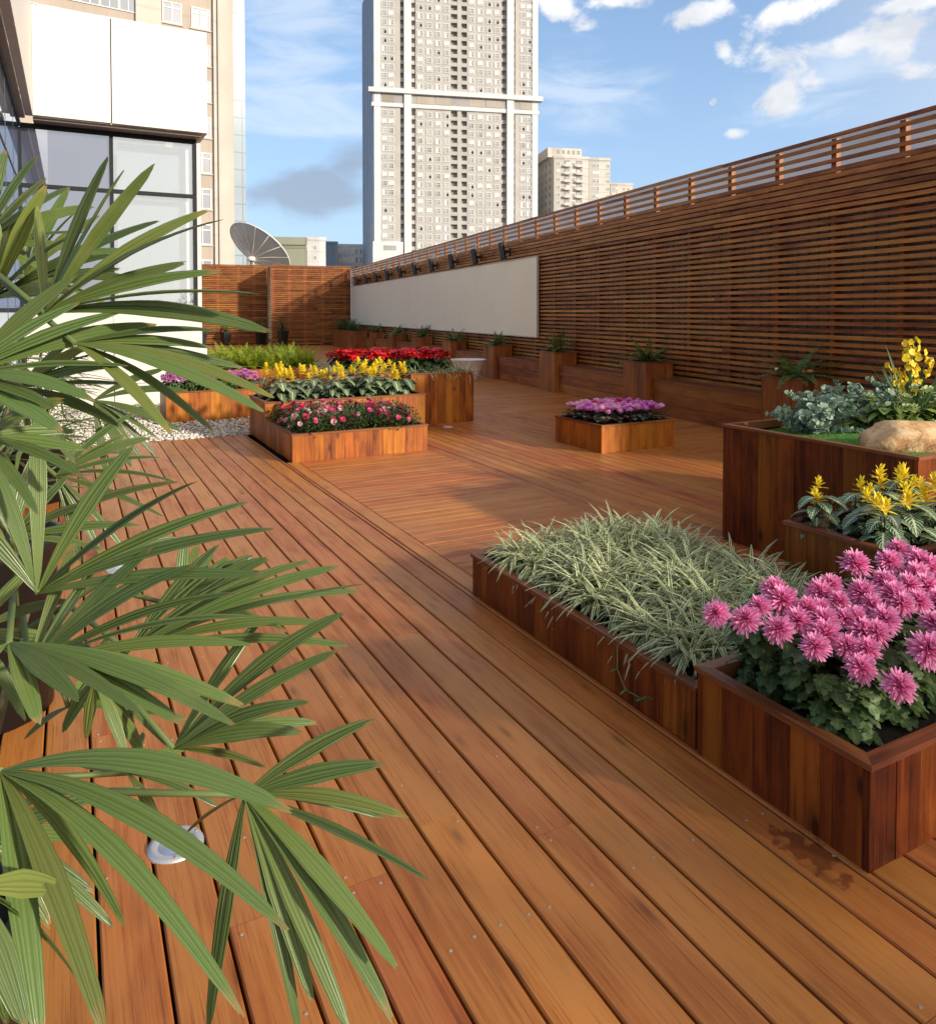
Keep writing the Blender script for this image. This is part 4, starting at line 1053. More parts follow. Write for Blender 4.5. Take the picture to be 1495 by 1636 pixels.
for (x, y, s, lab) in ((4.60, 2.96, 1.3, 'yellow green leafy shrub with pale flower balls, left behind the boulder'), (4.92, 3.0, 1.4, 'yellow green leafy shrub with pale flower balls, behind the middle of the boulder'), (5.05, 2.72, 1.25, 'yellow green leafy shrub with pale flower balls, at the right edge by the orchid')):
    t = thing('flowering_shrub', lab, 'shrub', (x, y, .69), rnd(0, 6), 'pale flowered shrubs on the turf'); t.scale = (s,) * 3; child('foliage', sm_[int(x * 10) % 2], t)
    for k in range(9): d = sph(rnd(0, 6.28), rnd(.2, 1.3)); child('flower', gfm, t, d * .21, (0, 0, 0), rnd(.8, 1.3))
t = thing('dancing_lady_orchid', 'tall yellow orchid sprays with long green strap leaves at the right edge', 'plant', (5.08, 3.14, .69), 0); m = MB()
for i in range(34):
    az = rnd(0, 6.28); e = rnd(.7, 1.45); m.leaf((rnd(-.05, .05), rnd(-.05, .05), 0), sph(az, e), (-math.cos(az) * math.sin(e), -math.sin(az) * math.sin(e), math.cos(e)), rnd(.35, .62), .028, O_STRAP, rnd(.2, 1.0), .3, 0)
m.build('foliage', [M_GRASSL], t)
om = MB()
for (dx, sz) in ((0, 1.0), (2.1, .55), (-2.1, .55), (3.6, .5), (-3.6, .5)): om.leaf((0, 0, 0), Vector((math.sin(dx), 0, -math.cos(dx))), (0, -1, 0), .034 * sz, .044 * sz, O_ROUND, 0, .2, 0)
omm = om.mesh('flower', [M_YELLOW])
for s, (tx, ty, tz) in enumerate(((-.16, -.06, .56), (-.06, -.1, .60), (.06, .0, .62), (-.13, .05, .44), (.14, -.08, .5))):
    m = MB(); pts = [Vector((0, 0, 0)), Vector((tx * .25, ty * .25, tz * .5)), Vector((tx * .6, ty * .6, tz * .85)), Vector((tx, ty, tz))]; m.tube(pts, .0035, 5); m.build('flower_stem', M_STEM, t)
    for k in range(17):
        f = .42 + .58 * k / 16; q = pts[1].lerp(pts[2], min(1, (f - .42) / .33)) if f < .75 else pts[2].lerp(pts[3], (f - .75) / .25)
        child('flower', omm, t, q + Vector((rnd(-.04, .04), rnd(-.04, .04), rnd(-.015, .02))), (rnd(-.5, .5), rnd(-.6, .6), rnd(-1.2, 1.2)), rnd(.75, 1.15))
# ------------------------------------------------------------------ lady palms on the left
M_PALM = leafmat('palm_leaf', (0.118, 0.176, 0.036), (0.100, 0.168, 0.046), 0.33, (0.25, 0.29, 0.11), 'pleat', 0.28, 0.28, 0.5)
def palm_leaflet(m, P0, C, P1, W, nrm, n=12, r=None):
    r = random.random() if r is None else r
    i0 = len(m.v); P0, C, P1 = Vector(P0), Vector(C), Vector(P1); tw = rnd(-.35, .35)
    for i in range(n + 1):
        t = i / n; p = P0 * (1 - t) ** 2 + C * 2 * t * (1 - t) + P1 * t * t
        d = ((C - P0) * (1 - t) + (P1 - C) * t).normalized(); s = d.cross(nrm).normalized(); u = s.cross(d)
        s2 = s * math.cos(tw * t) + u * math.sin(tw * t); u2 = s2.cross(d)
        w = W * .33 * (0.12 + .88 * min(1, t / .5) ** .75) * (1 - .62 * max(0, (t - .5) / .5) ** 1.7)
        if i == n: w *= .5
        for k, (o, h) in enumerate(((-1, .10), (-.52, .26), (0, -.10), (.52, .26), (1, .10))):
            e = (rnd(-.12, .12) * d * W if i == n else Vector((0, 0, 0)))
            m.v.append(tuple(p + s2 * (w * o) + u2 * (w * h) + e))
    for i in range(n):
        for k in range(4):
            a = i0 + i * 5 + k; b = a + 5
            m.face([a, a + 1, b + 1, b], [(k / 4, i / n), ((k + 1) / 4, i / n), ((k + 1) / 4, (i + 1) / n), (k / 4, (i + 1) / n)], 0, r, True)
def frond(parent, base, hub, tips, W=.036, nrm=None, arc=.10, extra=0):
    """a fan: petiole from base to hub, one leaflet to every tip (world points)"""
    m = MB(); hub = Vector(hub); base = Vector(base)
    nn = (nrm if nrm is not None else ((CAM - hub).normalized() * .75 + Vector((.1, 0, .75)))).normalized()
    mid = (base + hub) * .5 + Vector((0, 0, .06)); m.tube([base, mid * .5 + base * .5, mid, mid * .5 + hub * .5, hub], [.006, .005, .0045, .004, .0035], 6, 1)
    full = [Vector(q) for q in tips]
    if extra:
        order = sorted(full, key=lambda q: math.atan2((q - hub).dot(UP), (q - hub).dot(RT)))
        for a, b in zip(order, order[1:]):
            da, db = a - hub, b - hub
            if .22 < da.angle(db) < 1.0 and rnd(0, 1) < .4:
                full.append(hub + (da.normalized() + db.normalized()).normalized() * (da.length + db.length) * .5 * rnd(.78, .98))
    for tp in full:
        ln = (tp - hub).length
        palm_leaflet(m, hub, (hub + tp) * .5 + Vector((0, 0, 1)) * ln * rnd(arc * .6, arc * 1.4), tp, W * rnd(.74, 1.06), (nn + Vector((rnd(-.5, .5), rnd(-.5, .5), rnd(-.3, .3)))).normalized())
    o = m.build('leaf', [M_PALM, M_STEM]); o.parent = parent
    o.matrix_parent_inverse = Matrix.Translation(-parent.location)
    return o
def pot(loc, r, h, label):
    t = thing('plant_pot', label, 'pot', loc, 0, 'black pots of the lady palms')
    m = MB(); m.lathe([(r * .86, 0), (r * .94, h * .92), (r, h * .93), (r, h), (r * .9, h), (r * .88, h - .05)], 30, cap0=True); m.build('body', BLACK, t)
    m = MB(); m.lathe([(r * .88, h - .05), (.001, h - .04)], 20); m.build('soil', SOIL, t)
b1 = dep(-290, 499, 1.04); b1.z = 0
pot(b1, .25, .60, 'black pot of the big foreground palm, at the lower left edge')
palm = thing('lady_palm', 'large lady palm with broad fan leaves filling the left foreground', 'plant', (b1.x, b1.y, .55))
def cane(dx, dy, top):
    m = MB(); m.tube([(dx, dy, 0), (dx * 1.3, dy * 1.3, top * .5), (dx * 1.7, dy * 1.7, top)], [.009, .008, .006], 8); o = m.build('cane', plain('cane', (.10, .085, .04), .8, var=.4, nscale=30), palm)
    return b1 + Vector((dx * 1.6, dy * 1.6, .55 + top * .92))
canes = [cane(*q) for q in ((.08, .04, 1.05), (.12, -.04, .75), (.02, .10, .9), (.14, .06, .45), (.05, -.1, .25), (.15, 0.0, .12))]
FANS = [  # hub px, hub depth, tips (px, py, depth offset), width, cane
    ((72, 500), .98, [(173, 252, -.02), (246, 264, -.05), (331, 337, .02), (357, 351, -.06), (414, 470, -.06), (430, 530, -.02), (297, 420, .06), (60, 330, .10)], .036, 0),
    ((-10, 478), 1.08, [(74, 297, .0), (28, 345, .06), (254, 353, -.02), (130, 372, -.06), (110, 465, -.1), (-60, 260, .1), (190, 430, .02), (-40, 330, -.05)], .036, 2),
    ((121, 549), .96, [(350, 529, .06), (422, 658, -.05), (438, 636, -.02), (275, 695, -.06), (343, 692, .0), (388, 588, .08), (225, 575, .12)], .030, 0),
    ((-60, 600), .92, [(204, 585, .02), (190, 500, .05), (120, 440, .05), (250, 520, .1), (150, 640, -.03), (100, 690, -.05)], .033, 1),
    ((61, 948), .95, [(214, 712, .02), (311, 771, .0), (393, 803, .02), (436, 845, -.02), (424, 920, -.04), (60, 660, .06), (-20, 720, .02), (-80, 800, -.02), (290, 860, .10)], .038, 1),
    ((48, 1068), .92, [(171, 884, .05), (244, 874, .02), (314, 902, .0), (378, 948, .02), (409, 986, -.04), (120, 870, .1), (400, 1030, .03)], .031, 3),
    ((205, 1040), 1.05, [(542, 905, .0), (492, 897, .06), (583, 933, -.03), (575, 945, .05), (555, 1032, .02), (425, 890, .10), (350, 870, .14)], .030, 3),
    ((278, 1196), .98, [(547, 980, .02), (539, 1040, -.03), (480, 1170, -.02), (424, 1226, .0), (419, 985, .12), (505, 1155, .06)], .036, 3),
    ((2, 1232), .74, [(457, 1483, -.10), (386, 1620, -.12), (170, 1660, -.12), (66, 1680, -.12), (462, 1296, -.05), (-100, 1500, -.08), (-60, 1640, -.1), (199, 1478, .10)], .040, 4),
    ((391, 1270), .88, [(595, 1150, .02), (651, 1306, -.04), (687, 1408, -.06), (631, 1542, -.10), (628, 1630, -.10), (560, 1655, -.10), (480, 1660, -.08), (332, 1650, -.06), (613, 1306, .05), (300, 1330, .05)], .036, 4),
    ((15, 1028), .85, [(388, 1127, -.03), (372, 1158, -.06), (292, 1158, -.04), (124, 1118, -.08), (62, 1158, -.08), (-80, 1100, -.03)], .034, 3),
    ((153, 1086), 1.02, [(138, 1180, .0), (204, 1214, -.02), (230, 1212, .04), (268, 1192, .05), (100, 1170, .02), (300, 1120, .06)], .030, 3),
    ((286, 969), 1.22, [(296, 852, .05), (368, 890, .02), (402, 888, .06), (427, 893, .0), (445, 912, .04), (340, 880, .1), (460, 1010, .0)], .036, 3),
    ((-30, 700), .95, [(100, 640, .0), (130, 760, -.02), (60, 820, -.04), (-60, 860, 0), (120, 690, .06), (40, 590, .06)], .034, 1),
    ((20, 860), 1.15, [(160, 800, .0), (285, 770, .02), (170, 880, .0), (110, 760, .05), (60, 720, .05), (-40, 740, .0)], .032, 3),
    ((-20, 1330), .95, [(135, 1290, .0), (222, 1260, .04), (150, 1425, .02), (180, 1480, .0), (80, 1480, 0)], .034, 4),
    ((-40, 1420), .62, [(40, 1640, -.03), (-60, 1700, -.03), (120, 1560, .12), (100, 1420, .06)], .036, 5),
    ((30, 620), 1.05, [(180, 560, .02), (215, 615, .0), (190, 680, .02), (120, 740, .03), (60, 770, .0), (150, 520, .06), (-40, 700, .02)], .028, 0),
    ((90, 760), 1.25, [(240, 700, .04), (280, 770, .0), (262, 826, .02), (200, 880, .02), (130, 900, .0), (215, 660, .08)], .028, 2),
    ((110, 1130), 1.12, [(260, 1060, .04), (330, 1090, .0), (300, 1150, .02), (215, 1105, .06), (180, 1010, .06), (40, 1180, .02)], .028, 3),
    ((205, 1235), 1.10, [(330, 1180, .05), (372, 1240, .0), (350, 1290, .02), (260, 1330, .03), (230, 1170, .06), (120, 1220, .04)], .028, 4),
    ((-30, 390), 1.12, [(60, 250, .02), (110, 300, .0), (150, 330, .04), (170, 410, .02), (90, 440, .02), (10, 240, .05), (-60, 250, 0)], .030, 2),
    ((40, 440), 1.25, [(110, 300, .02), (160, 345, .0), (200, 400, .02), (225, 450, .0), (60, 320, .04), (10, 330, .0), (190, 500, .04)], .030, 2),
    ((150, 640), 1.35, [(262, 590, .02), (300, 625, .0), (290, 690, .02), (250, 730, .04), (210, 745, .0), (170, 760, .0)], .026, 2),
    ((-40, 1010), 1.0, [(60, 900, .05), (110, 960, .02), (90, 1080, .0), (40, 1150, .0), (120, 1030, .04)], .032, 1)]
for (hp, hd, tips, w, ci) in FANS:
    hub = dep(hp[0], hp[1], hd)
    frond(palm, canes[ci], hub, [dep(a, b, hd + c) for (a, b, c) in tips], w, None, .20 if hp == (2, 1232) else .10, 0 if hp == (2, 1232) else 1)
# second palm, farther back, finer leaves
def auto_palm(name, label, loc, potr, poth, top, nf, lo, hi, LW, spread, lab_pot, base_z=None):
    pot(loc, potr, poth, lab_pot)
    t = thing('lady_palm', label, 'plant', (loc[0], loc[1], poth - .05)); L0 = Vector(loc)
    for k in range(5):
        a = k * 1.3; m = MB(); m.tube([(math.cos(a) * .06, math.sin(a) * .06, 0), (math.cos(a) * .10, math.sin(a) * .10, top - poth)], [.010, .007], 6); m.build('cane', bpy.data.materials.get('cane'), t)
    for k in range(nf):
        az = k * 2.4 + rnd(-.3, .3); z = poth + (top - poth) * (.15 + .85 * ((k * 7) % nf) / nf); rr = spread * rnd(.4, 1.0)
        base = L0 + Vector((math.cos(az) * .08, math.sin(az) * .08, max(poth, z - .15))); hub = L0 + Vector((math.cos(az) * rr, math.sin(az) * rr, z + rnd(0, .12)))
        tips = []; n = random.choice((7, 8, 9))
        for j in range(n):
            b = az + (j - (n - 1) / 2) * .36; ln = rnd(lo, hi); tips.append(hub + Vector((math.cos(b) * ln, math.sin(b) * ln, rnd(-.55, .25) * ln)))
        frond(t, base, hub, tips, LW, Vector((math.cos(az) * .3, math.sin(az) * .3, 1)), .12)
    return t
p2 = gnd(-25, 1135); auto_palm('lady_palm', 'finer leaved lady palm behind the big one, in front of the pavilion glass', (p2.x, p2.y, 0), .27, .66, 1.38, 24, .22, .34, .026, .26, 'black pot standing behind the big foreground palm')
p3 = gnd(60, 800); auto_palm('lady_palm', 'small bushy lady palm near the pebbles, half hidden by the front palms', (p3.x, p3.y, 0), .22, .45, 1.15, 26, .22, .34, .024, .3, 'black pot of the palm near the pebbles')

# leafy trees standing behind the viewer: they throw the broken shade over the right hand planters
def shade_tree(x, y, h, label):
    t = thing('potted_tree', label, 'tree', (x, y, 0), 0, 'potted trees behind the viewer'); m = MB(); m.lathe([(.2, 0), (.3, .5), (.32, .52), (.26, .5)], 16, cap0=True); m.build('pot', BLACK, t)
    m = MB(); m.tube([(0, 0, .4), (.03, .02, h * .5), (0, .03, h * .8)], [.04, .03, .015], 8); m.build('trunk', plain('bark', (.12, .09, .06), .9), t)
    m = MB()
    for i in range(560):
        a = rnd(0, 6.28); r = .62 * math.sqrt(rnd(0, 1)); z = rnd(.55, h); m.leaf((math.cos(a) * r, math.sin(a) * r, z), sph(rnd(0, 6.28), rnd(-.5, .8)), (0, 0, 1), rnd(.14, .22), rnd(.06, .09), O_LANCE, .5, .1, 0)
    m.build('crown', M_SHRUB, t)
for k, (x, y, h) in enumerate(((4.15, -2.9, 2.25), (5.3, -2.6, 1.7))):
    shade_tree(x, y, h, '%s leafy potted tree behind the viewer, seen only by its shade' % ('nearer', 'farther')[k])

# ------------------------------------------------------------------ the city beyond
RH = RT; FH = Vector((math.sin(YAW), math.cos(YAW), 0))
def city_root(name, label, px, d, ax, z=-40.0, cat='building', group=None):
    """root at the building's front left corner; ax = (right, forward) direction of its front face"""
    p = RH * ((px - CX) / FPX * d) + FH * d; dirv = RH * ax[0] + FH * ax[1]
    return thing(name, label, cat, (p.x, p.y, z), math.atan2(dirv.y, dirv.x), group)
def along(px, px0, d, ax):
    r = (px - CX) / FPX; L0 = (px0 - CX) / FPX * d; return (r * d - L0) / (ax[0] - ax[1] * r)
def Zp(y, d): return CAMH + (HOR - y) / FPX * d + 40.0
def facade(name, col, rough=.75, sx=1.5, sz=1.5, line=.25):
    """cladding with a fine joint grid in object space"""
    m, nt, b = mat(name); L = nt.links.new; tc = nt.nodes.new('ShaderNodeTexCoord'); sp = nt.nodes.new('ShaderNodeSeparateXYZ'); L(tc.outputs['Object'], sp.inputs[0])
    def ln(o, s, w): return math_node(nt, 'LESS_THAN', math_node(nt, 'FRACT', math_node(nt, 'DIVIDE', o, s)), w)
    k = math_node(nt, 'MAXIMUM', ln(sp.outputs[0], sx, .08), ln(sp.outputs[2], sz, .07))
    n = nt.nodes.new('ShaderNodeTexNoise'); n.inputs['Scale'].default_value = .22; n.inputs['Detail'].default_value = 6; L(tc.outputs['Object'], n.inputs['Vector'])
    c = ramp(nt, n.outputs[0], [(.3, tuple(q * .88 for q in col)), (.7, tuple(min(1, q * 1.08) for q in col))])
    c = mixc(nt, math_node(nt, 'MULTIPLY', k, line), c, tuple(q * .45 for q in col)); L(c, b.inputs['Base Color']); b.inputs['Roughness'].default_value = rough; return m
WIN_F = plain('window_white', (.78, .77, .74), .5)
WIN_G = [glassmat('pane_%d' % i, c, .03, 0, .05) for i, c in enumerate(((.20, .21, .22), (.30, .31, .32), (.42, .42, .41)))]
WIN_B = plain('blind_white', (.74, .72, .68), .7)
WIN_H = glassmat('hotel_pane', (.17, .19, .23), .04, 0, .05)
def window_mesh(w, h, kind, fr=.14, prot=.16, mul=(.36,), tr=.62, pane=None):
    m = MB(); x0, x1 = -w / 2, w / 2
    m.box((x0, -prot, 0), (x0 + fr, .0, h), 0); m.box((x1 - fr, -prot, 0), (x1, .0, h), 0); m.box((x0 + fr, -prot, 0), (x1 - fr, 0, fr), 0); m.box((x0 + fr, -prot, h - fr), (x1 - fr, 0, h), 0)
    m.box((x0 + fr, -.04, fr), (x1 - fr, -.02, h - fr), 1)
    for q in mul: xm = x0 + w * q; m.box((xm - .04, -.09, fr), (xm + .04, -.041, h - fr), 0)
    if tr: m.box((x0 + fr, -.085, h * tr - .04), (x1 - fr, -.041, h * tr + .04), 0)
    if kind == 3: m.box((x0 + fr, -.072, h * .3), (x1 - fr, -.046, h - fr), 2)
    if kind == 4: m.box((x0 + fr, -.072, fr), (x0 + w * .5, -.046, h - fr), 2)
    if kind == 5: m.box((x0 + w * .5, -.10, fr), (x1 - fr, -.046, h * tr), 3)
    return m.mesh('window', [WIN_F, pane or WIN_G[kind % 3], WIN_B, plain('open_dark', (.03, .03, .03), .8) if 'open_dark' not in bpy.data.materials else bpy.data.materials['open_dark']])
def append_mesh(m, me, loc, sc=(1, 1, 1)):
    i0 = len(m.v)
    for v in me.vertices: m.v.append((v.co.x * sc[0] + loc[0], v.co.y * sc[1] + loc[1], v.co.z * sc[2] + loc[2]))
    for f in me.polygons: m.face([i0 + k for k in f.vertices], None, f.material_index, 0.0)
BEIGE = facade('tower_beige', (.47, .445, .415), .8, 1.6, 1.0, .12)
TWHITE = facade('tower_white', (.68, .69, .69), .6, 1.3, 1.5, .35)
TGREY = facade('tower_grey', (.36, .35, .34), .7, 1.2, 4, .3)
DARKR = plain('recess', (.30, .29, .28), .8)
# the tall tower
AX = (.9802, .1979); D0 = 260.0; PX0 = 597.0
t = city_root('tower', 'tall beige and white apartment tower rising behind the fence', PX0, D0, AX)
def tx(z): return along(560 + z * .2568, PX0, D0, AX)
TOP = 168.0; ST = 3.03
m = MB(); Wd = tx(1160)
m.box((0.3, 1.3, 0), (Wd - .3, 60, TOP)); m.build('core', DARKR, t)
m = MB()
for (a, b) in ((190, 313), (408, 625), (665, 690), (724, 938), (1022, 1125)): m.box((tx(a), 0, 0), (tx(b), 1.25, TOP))
m.build('wall', BEIGE, t)
m = MB()
for (a, b, y) in ((150, 190, -.35), (335, 380, -.9), (968, 1010, -.9), (1125, 1160, -.35)): m.box((tx(a), y, 0), (tx(b), 1.26, TOP + 2))
m.build('pilaster', TWHITE, t)
zb = Zp(172, D0)
m = MB(); m.box((-.5, -.5, zb), (Wd + .4, 1.27, zb + 1.3)); m.box((-1.6, -1.5, zb + 4.6), (Wd + 1.5, 1.28, zb + 6.2)); m.build('cornice', TWHITE, t)
m = MB(); m.box((-.2, -.30, zb + 1.3), (Wd + .1, 1.24, zb + 4.6), 0)
for (a, b) in ((205, 275), (415, 520), (530, 625), (735, 830), (842, 935), (1050, 1125)): m.box((tx(a), -.36, zb + 1.6), (tx(b), -.31, zb + 4.3), 1)
m.build('louvre_band', [TGREY, facade('louvre', (.44, .39, .33), .8, 99, .35, .5)], t)
m = MB()
rows = []
z = zb - 2.75
while z > 6: rows.append(z); z -= ST
z = zb + 7.0
while z < TOP - 3: rows.append(z); z += ST
for z in rows:
    for (a, b) in ((313, 335), (380, 408), (938, 968), (1010, 1022)): m.box((tx(a) + .02, .35, z - .95), (tx(b) - .02, 1.28, z + .35))
    for (a, b) in ((625, 665), (690, 724)): m.box((tx(a) + .01, .05, z - .75), (tx(b) - .01, 1.29, z + .55))
o = m.build('balcony_parapets', facade('spandrel', (.45, .43, .40), .8, 99, 99, 0), t); o['kind'] = 'stuff'
wm = [window_mesh(1.85, 1.95, k) for k in (0, 1, 2, 3, 4, 5)]
allw = []
for z in rows:
    for c in (215, 256, 435, 490, 545, 598, 752, 805, 857, 908, 1068, 1106): allw.append((abs(z - Zp(250, D0)) + (c - 215) * .012, tx(c), z))
allw.sort(); mm = MB()
ws_ = lambda: random.choice((0, 0, 1, 1, 2, 3, 3, 3, 4, 5))
for i, (k, x, z) in enumerate(allw):
    if i < 100: child('window', wm[ws_()], t, (x, 0, z - .3))
    elif z < Zp(-60, D0): append_mesh(mm, wm[random.choice((0, 1, 3, 4, 5))], (x, 0, z - .3))
# merged windows share one material list
WL = [WIN_F, WIN_G[1], WIN_B, bpy.data.materials['open_dark']]
o = mm.build('windows', WL, t); o['kind'] = 'stuff'
m = MB()                                                # side face panels and glazing strips
m.box((-.01, 1.3, 0), (.28, 60, TOP), 0)
for k in range(6):
    y = 5 + k * 9.0; m.box((-.25, y, 0), (-.02, y + 4.5, TOP), 1)
for z in rows: m.box((-.3, 2.5, z - .8), (-.26, 59, z - .3), 0) if False else None
m.build('side_wall', [facade('side_blue', (.50, .53, .58), .8, 1, 3.03, .3), facade('side_strip', (.34, .37, .42), .6, 99, 3.03, .4)], t)
m = MB(); m.box((-.2, -.45, 0), (tx(330), -.01, Zp(386, D0))); m.box((tx(205), -.5, Zp(400, D0)), (tx(285), -.451, Zp(392, D0)), 1); m.build('podium', [TWHITE, TGREY], t)

# apartment blocks to the right of the tower
def block(name, label, px0, px1, d, ytop, depth, wallm, pitch, cols, storeys, ax=AX, roofbits=(), winsz=(1.3, 1.4), balc=(), cap=100, group=None, kinds=(0, 0, 1, 3), y0=None):
    t = city_root(name, label, px0, d, ax, group=group); w = along(px1, px0, d, ax); H = Zp(ytop, d)
    m = MB(); m.box((0, 0, 0), (w, depth, H)); 
    for (a, b, c, e, hh) in roofbits: m.box((a * w, c, H), (b * w, e, H + hh))
    m.build('wall', wallm, t)
    m = MB(); m.box((-.2, -.2, H - .9), (w + .2, -.01, H + .05)); 
    for k in range(storeys): m.box((-.05, -.06, H - 1.2 - k * pitch - .12), (w + .05, -.01, H - 1.2 - k * pitch)) 
    m.build('ledge', wallm, t)
    vs = [window_mesh(winsz[0], winsz[1], k, .1, .1) for k in kinds]; n = 0; mm = MB()
    for k in range(storeys):
        z = H - 1.2 - (k + .85) * pitch
        for c in cols:
            if n < cap: child('window', random.choice(vs), t, (c * w, 0, z)); n += 1
            else: append_mesh(mm, vs[0], (c * w, 0, z))
    if mm.v: mm.build('windows', [WIN_F, WIN_G[0], WIN_B, bpy.data.materials['open_dark']], t)['kind'] = 'stuff'
    for k in range(storeys):
        for (a, b) in balc:
            m = MB(); z = H - 1.2 - (k + 1) * pitch; m.box((a * w, -1.1, z), (b * w, -.01, z + .15)); m.box((a * w, -1.1, z + .16), (b * w, -1.02, z + 1.0)); m.box((a * w + .1, -.03, z + 1.05), (b * w - .1, -.012, z + 2.5), 1); m.build('balcony', [wallm, DARKR], t)
    return t, w, H
CREAM = facade('cream_block', (.60, .57, .52), .8, 50, 2.9, .35)
tb, w, H = block('apartment_block', 'cream apartment block with balconies, seen over the fence right of the tower', 884, 939, 283, 250, 30, CREAM, 2.9, (.12, .40, .56, .70), 16, balc=((.28, .46), (.62, .82)))
m = MB(); m.box((-1.5, 3, H), (12, 24, H + 3.6)); 
m.build('penthouse', CREAM, tb)
for k in range(5): m = MB(); m.box((2.2 + k * 2.0, 2.96, H + 1.4), (3.2 + k * 2.0, 2.99, H + 2.8)); m.build('vent_opening', DARKR, tb)
m = MB()
for k in range(16):
    for y in (4, 9, 14, 19, 24): m.box((-.04, y, H - 3.2 - k * 2.9), (-.005, y + 1.8, H - 1.7 - k * 2.9))
m.build('side_windows', plain('side_glass', (.20, .20, .21), .4), tb)
block('apartment_block', 'plainer cream block attached on the right, with pairs of small windows', 939.5, 973, 286, 253, 25, CREAM, 2.9, (.24, .40, .9), 16)
block('apartment_block', 'distant cream block farthest right, just showing above the fence rail', 974, 1009, 380, 293, 20, facade('cream_far', (.60, .55, .50), .8, 50, 2.9, .3), 2.9, (.15, .3, .6, .8), 8)
# buildings left of the tower
block('office_block', 'small white office block with a grid of dark windows beside the tower', 540, 580, 320, 390, 25, facade('office_white', (.66, .66, .67), .7, 50, 50, 0), 3.6, (.08, .25, .42, .58, .75, .92), 10, winsz=(1.3, 2.4), kinds=(0, 1))
block('office_block', 'blue grey glass block left of the white office block', 520, 540, 300, 386, 20, facade('blue_glass', (.19, .25, .34), .4, 50, 3.3, .35), 3.3, (), 8)
block('office_block', 'white slab block with a narrow line of windows by the dish', 490, 521, 240, 379, 20, facade('slab_white', (.68, .66, .64), .7, 50, 3.2, .25), 3.2, (.45,), 10, winsz=(1.0, 1.3), kinds=(0, 1))
tb, w, H = block('plant_room', 'grey green panelled building behind the satellite dish', 365, 489, 92, 378, 20, facade('green_panel', (.27, .28, .21), .6, 4.6, 3.3, .35), 20, (), 1)
# beige hotel
HX = (.832, .555); HD = 75.0
t = city_root('hotel_building', 'beige stone building with white framed windows and a glass stair edge behind the pavilion', 350, HD, HX)
STONE = facade('hotel_stone', (.42, .355, .295), .8, .9, 3.5, .16); STONE2 = facade('hotel_light', (.54, .49, .43), .75, 50, 3.5, .2)
m = MB(); m.box((-40, 0, 0), (0, 15, 90)); m.build('wall', STONE, t)
m = MB(); a = along(378, 350, HD, HX)
n = 10
for k in range(n):
    f0, f1 = k / n, (k + 1) / n; x0, x1 = a * f0, a * f1; y0, y1 = -.5 + .9 * f0 ** 2, -.5 + .9 * f1 ** 2
    m.quad([(x0, y0, 0), (x1, y1, 0), (x1, y1, 90), (x0, y0, 90)])
m.quad([(0, 0, 0), (0, -.5, 0), (0, -.5, 90), (0, 0, 90)]); m.quad([(a, .4, 0), (a, 12, 0), (a, 12, 90), (a, .4, 90)])
m.build('corner_column', STONE2, t)
m = MB(); b = along(399, 350, HD, HX); m.box((a + .01, .9, 0), (b, 12, 90)); m.build('glass_stair', facade('stair_glass', (.30, .37, .43), .15, 1.35, 1.75, .55), t)
wv = [window_mesh(1.75, 2.0, k, .09, .10, (.5,), .72, WIN_H) for k in (0, 1, 2)]
zz = Zp(280, HD); ph = 56 / FPX * (HD)
ms = MB(); ms.box((-1.05, -.12, -.14), (1.05, -.005, -.01)); sillm = ms.mesh('sill', [STONE2])
x1 = along(325, 350, HD, HX); x2 = along(280, 350, HD, HX)
m = MB()
for k in range(-4, 7):
    z = zz + k * ph - .02
    for x in (x1, x2): child('window', wv[k % 3], t, (x, 0, z)); child('sill', sillm, t, (x, 0, z))
wz = [window_mesh(1.55, 2.6, k, .07, .10, (.5,), .75, WIN_H) for k in (0, 1)]
for k in range(-1, 5):
    for j in range(7):
        x = along(213, 350, HD, HX) - j * 1.6 - 0.1; child('window', wz[(k + j) % 2], t, (x, 0, zz + k * ph - .3 + .5))
m = MB()
for (p0, p1) in ((222, 262), (344, 351)): m.box((along(p0, 350, HD, HX), -.28, 0), (along(p1, 350, HD, HX), -.004, 90))
m.build('pier', STONE2, t)

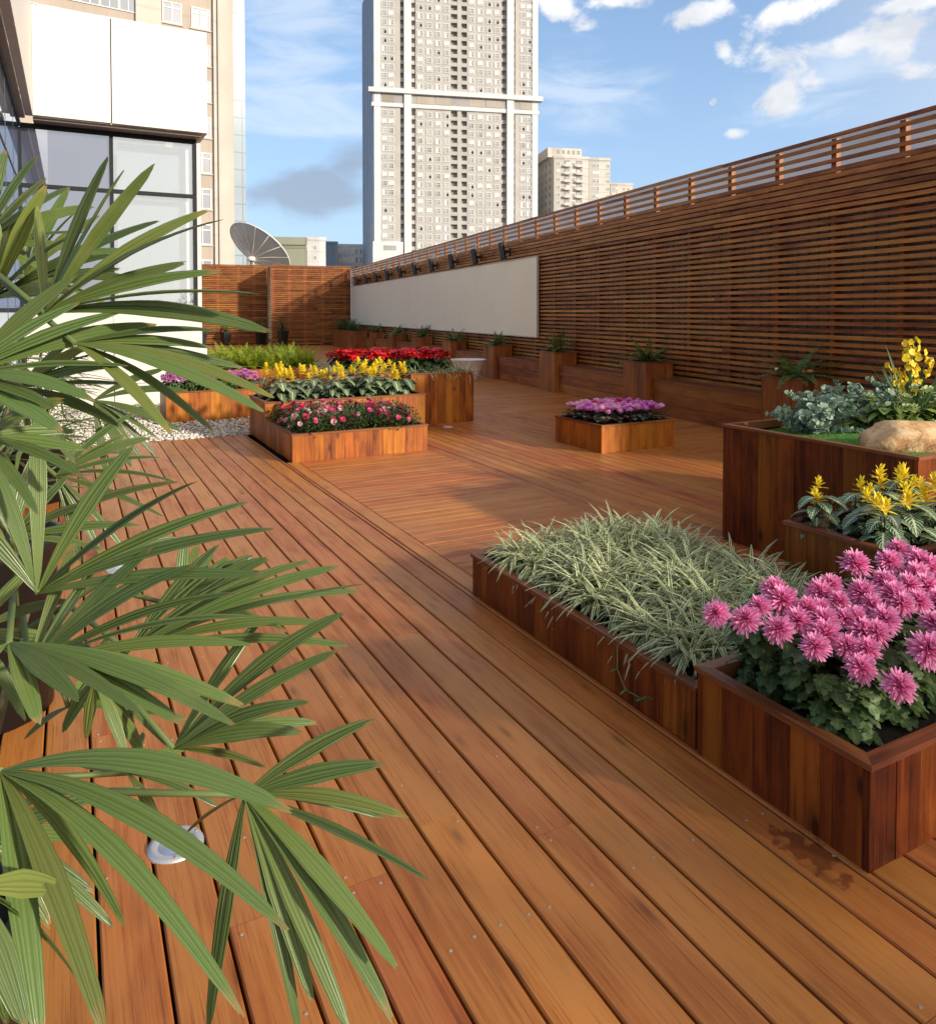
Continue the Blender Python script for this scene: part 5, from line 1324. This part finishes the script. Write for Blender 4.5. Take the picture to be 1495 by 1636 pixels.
# satellite dish behind the far fence
q = dep(415, 499, 52.0); zc = CAMH + (HOR - 398) / FPX * 52
t = thing('satellite_dish', 'large mesh satellite dish on the roof behind the far fence', 'satellite dish', (q.x, q.y, zc))
axd = (RH * .42 + Vector((0, 0, .74)) + FH * .52).normalized(); rq = axd.to_track_quat('Z', 'Y').to_matrix().to_4x4(); RD = 2.35
def par(r): return .55 * (r / RD) ** 2 * 1.0 - .45
MESHG = plain('dish_mesh', (.56, .53, .49), .6, metal=.2); DRIM = plain('dish_rim', (.75, .73, .70), .5)
m = MB(); m.lathe([(RD * k / 12 + .001, par(RD * k / 12)) for k in range(13)], 40, 0, rq); m.build('reflector', MESHG, t)
m = MB(); pts = [rq @ Vector((RD * math.cos(k * .157), RD * math.sin(k * .157), par(RD))) for k in range(41)]; m.tube(pts, .045, 6); m.build('rim', DRIM, t)
hubp = rq @ Vector((0, 0, -.95))
for k in range(14):
    a = k * 6.283 / 14; m = MB(); e = rq @ Vector((RD * math.cos(a), RD * math.sin(a), par(RD) - .02)); md = rq @ Vector((RD * .5 * math.cos(a), RD * .5 * math.sin(a), par(RD * .5) - .05))
    m.tube([hubp, md, e], .03, 5); m.build('rib', DRIM, t)
m = MB(); m.lathe([(.28, 0), (.28, .25), (.12, .3)], 14, 0, Matrix.Translation(hubp - Vector((0, 0, .15))), cap0=True); m.build('hub', DRIM, t)
m = MB()
for (dx, dy) in ((-.6, 0), (.6, 0), (0, .7)): m.tube([hubp, hubp + Vector((dx, dy, -1.6)), hubp + Vector((dx * 1.1, dy * 1.1, -4.2))], .06, 6)
m.build('mount', DRIM, t)
# daytime moon, its sunlit face put in as emission
q = dep(1139, 163, 6000.0)
m = MB(); m.lathe([(29 * math.cos(a * math.pi / 16 - math.pi / 2) + .001, 29 * math.sin(a * math.pi / 16 - math.pi / 2)) for a in range(17)], 32)
mm_, nt, b = mat('moon_glow'); tcm = nt.nodes.new('ShaderNodeTexCoord'); nn_ = nt.nodes.new('ShaderNodeTexNoise'); nn_.inputs['Scale'].default_value = .045; nn_.inputs['Detail'].default_value = 4
nt.links.new(tcm.outputs['Object'], nn_.inputs['Vector']); nt.links.new(ramp(nt, nn_.outputs[0], [(.40, (.34, .44, .58)), (.58, (.52, .57, .64))]), b.inputs['Emission Color'])
b.inputs['Emission Strength'].default_value = .92; b.inputs['Base Color'].default_value = (0, 0, 0, 1); b.inputs['Specular IOR Level'].default_value = 0
o = m.build('moon', mm_); o.location = q
tag(o, 'small pale daytime moon in the blue sky above the fence', 'moon')
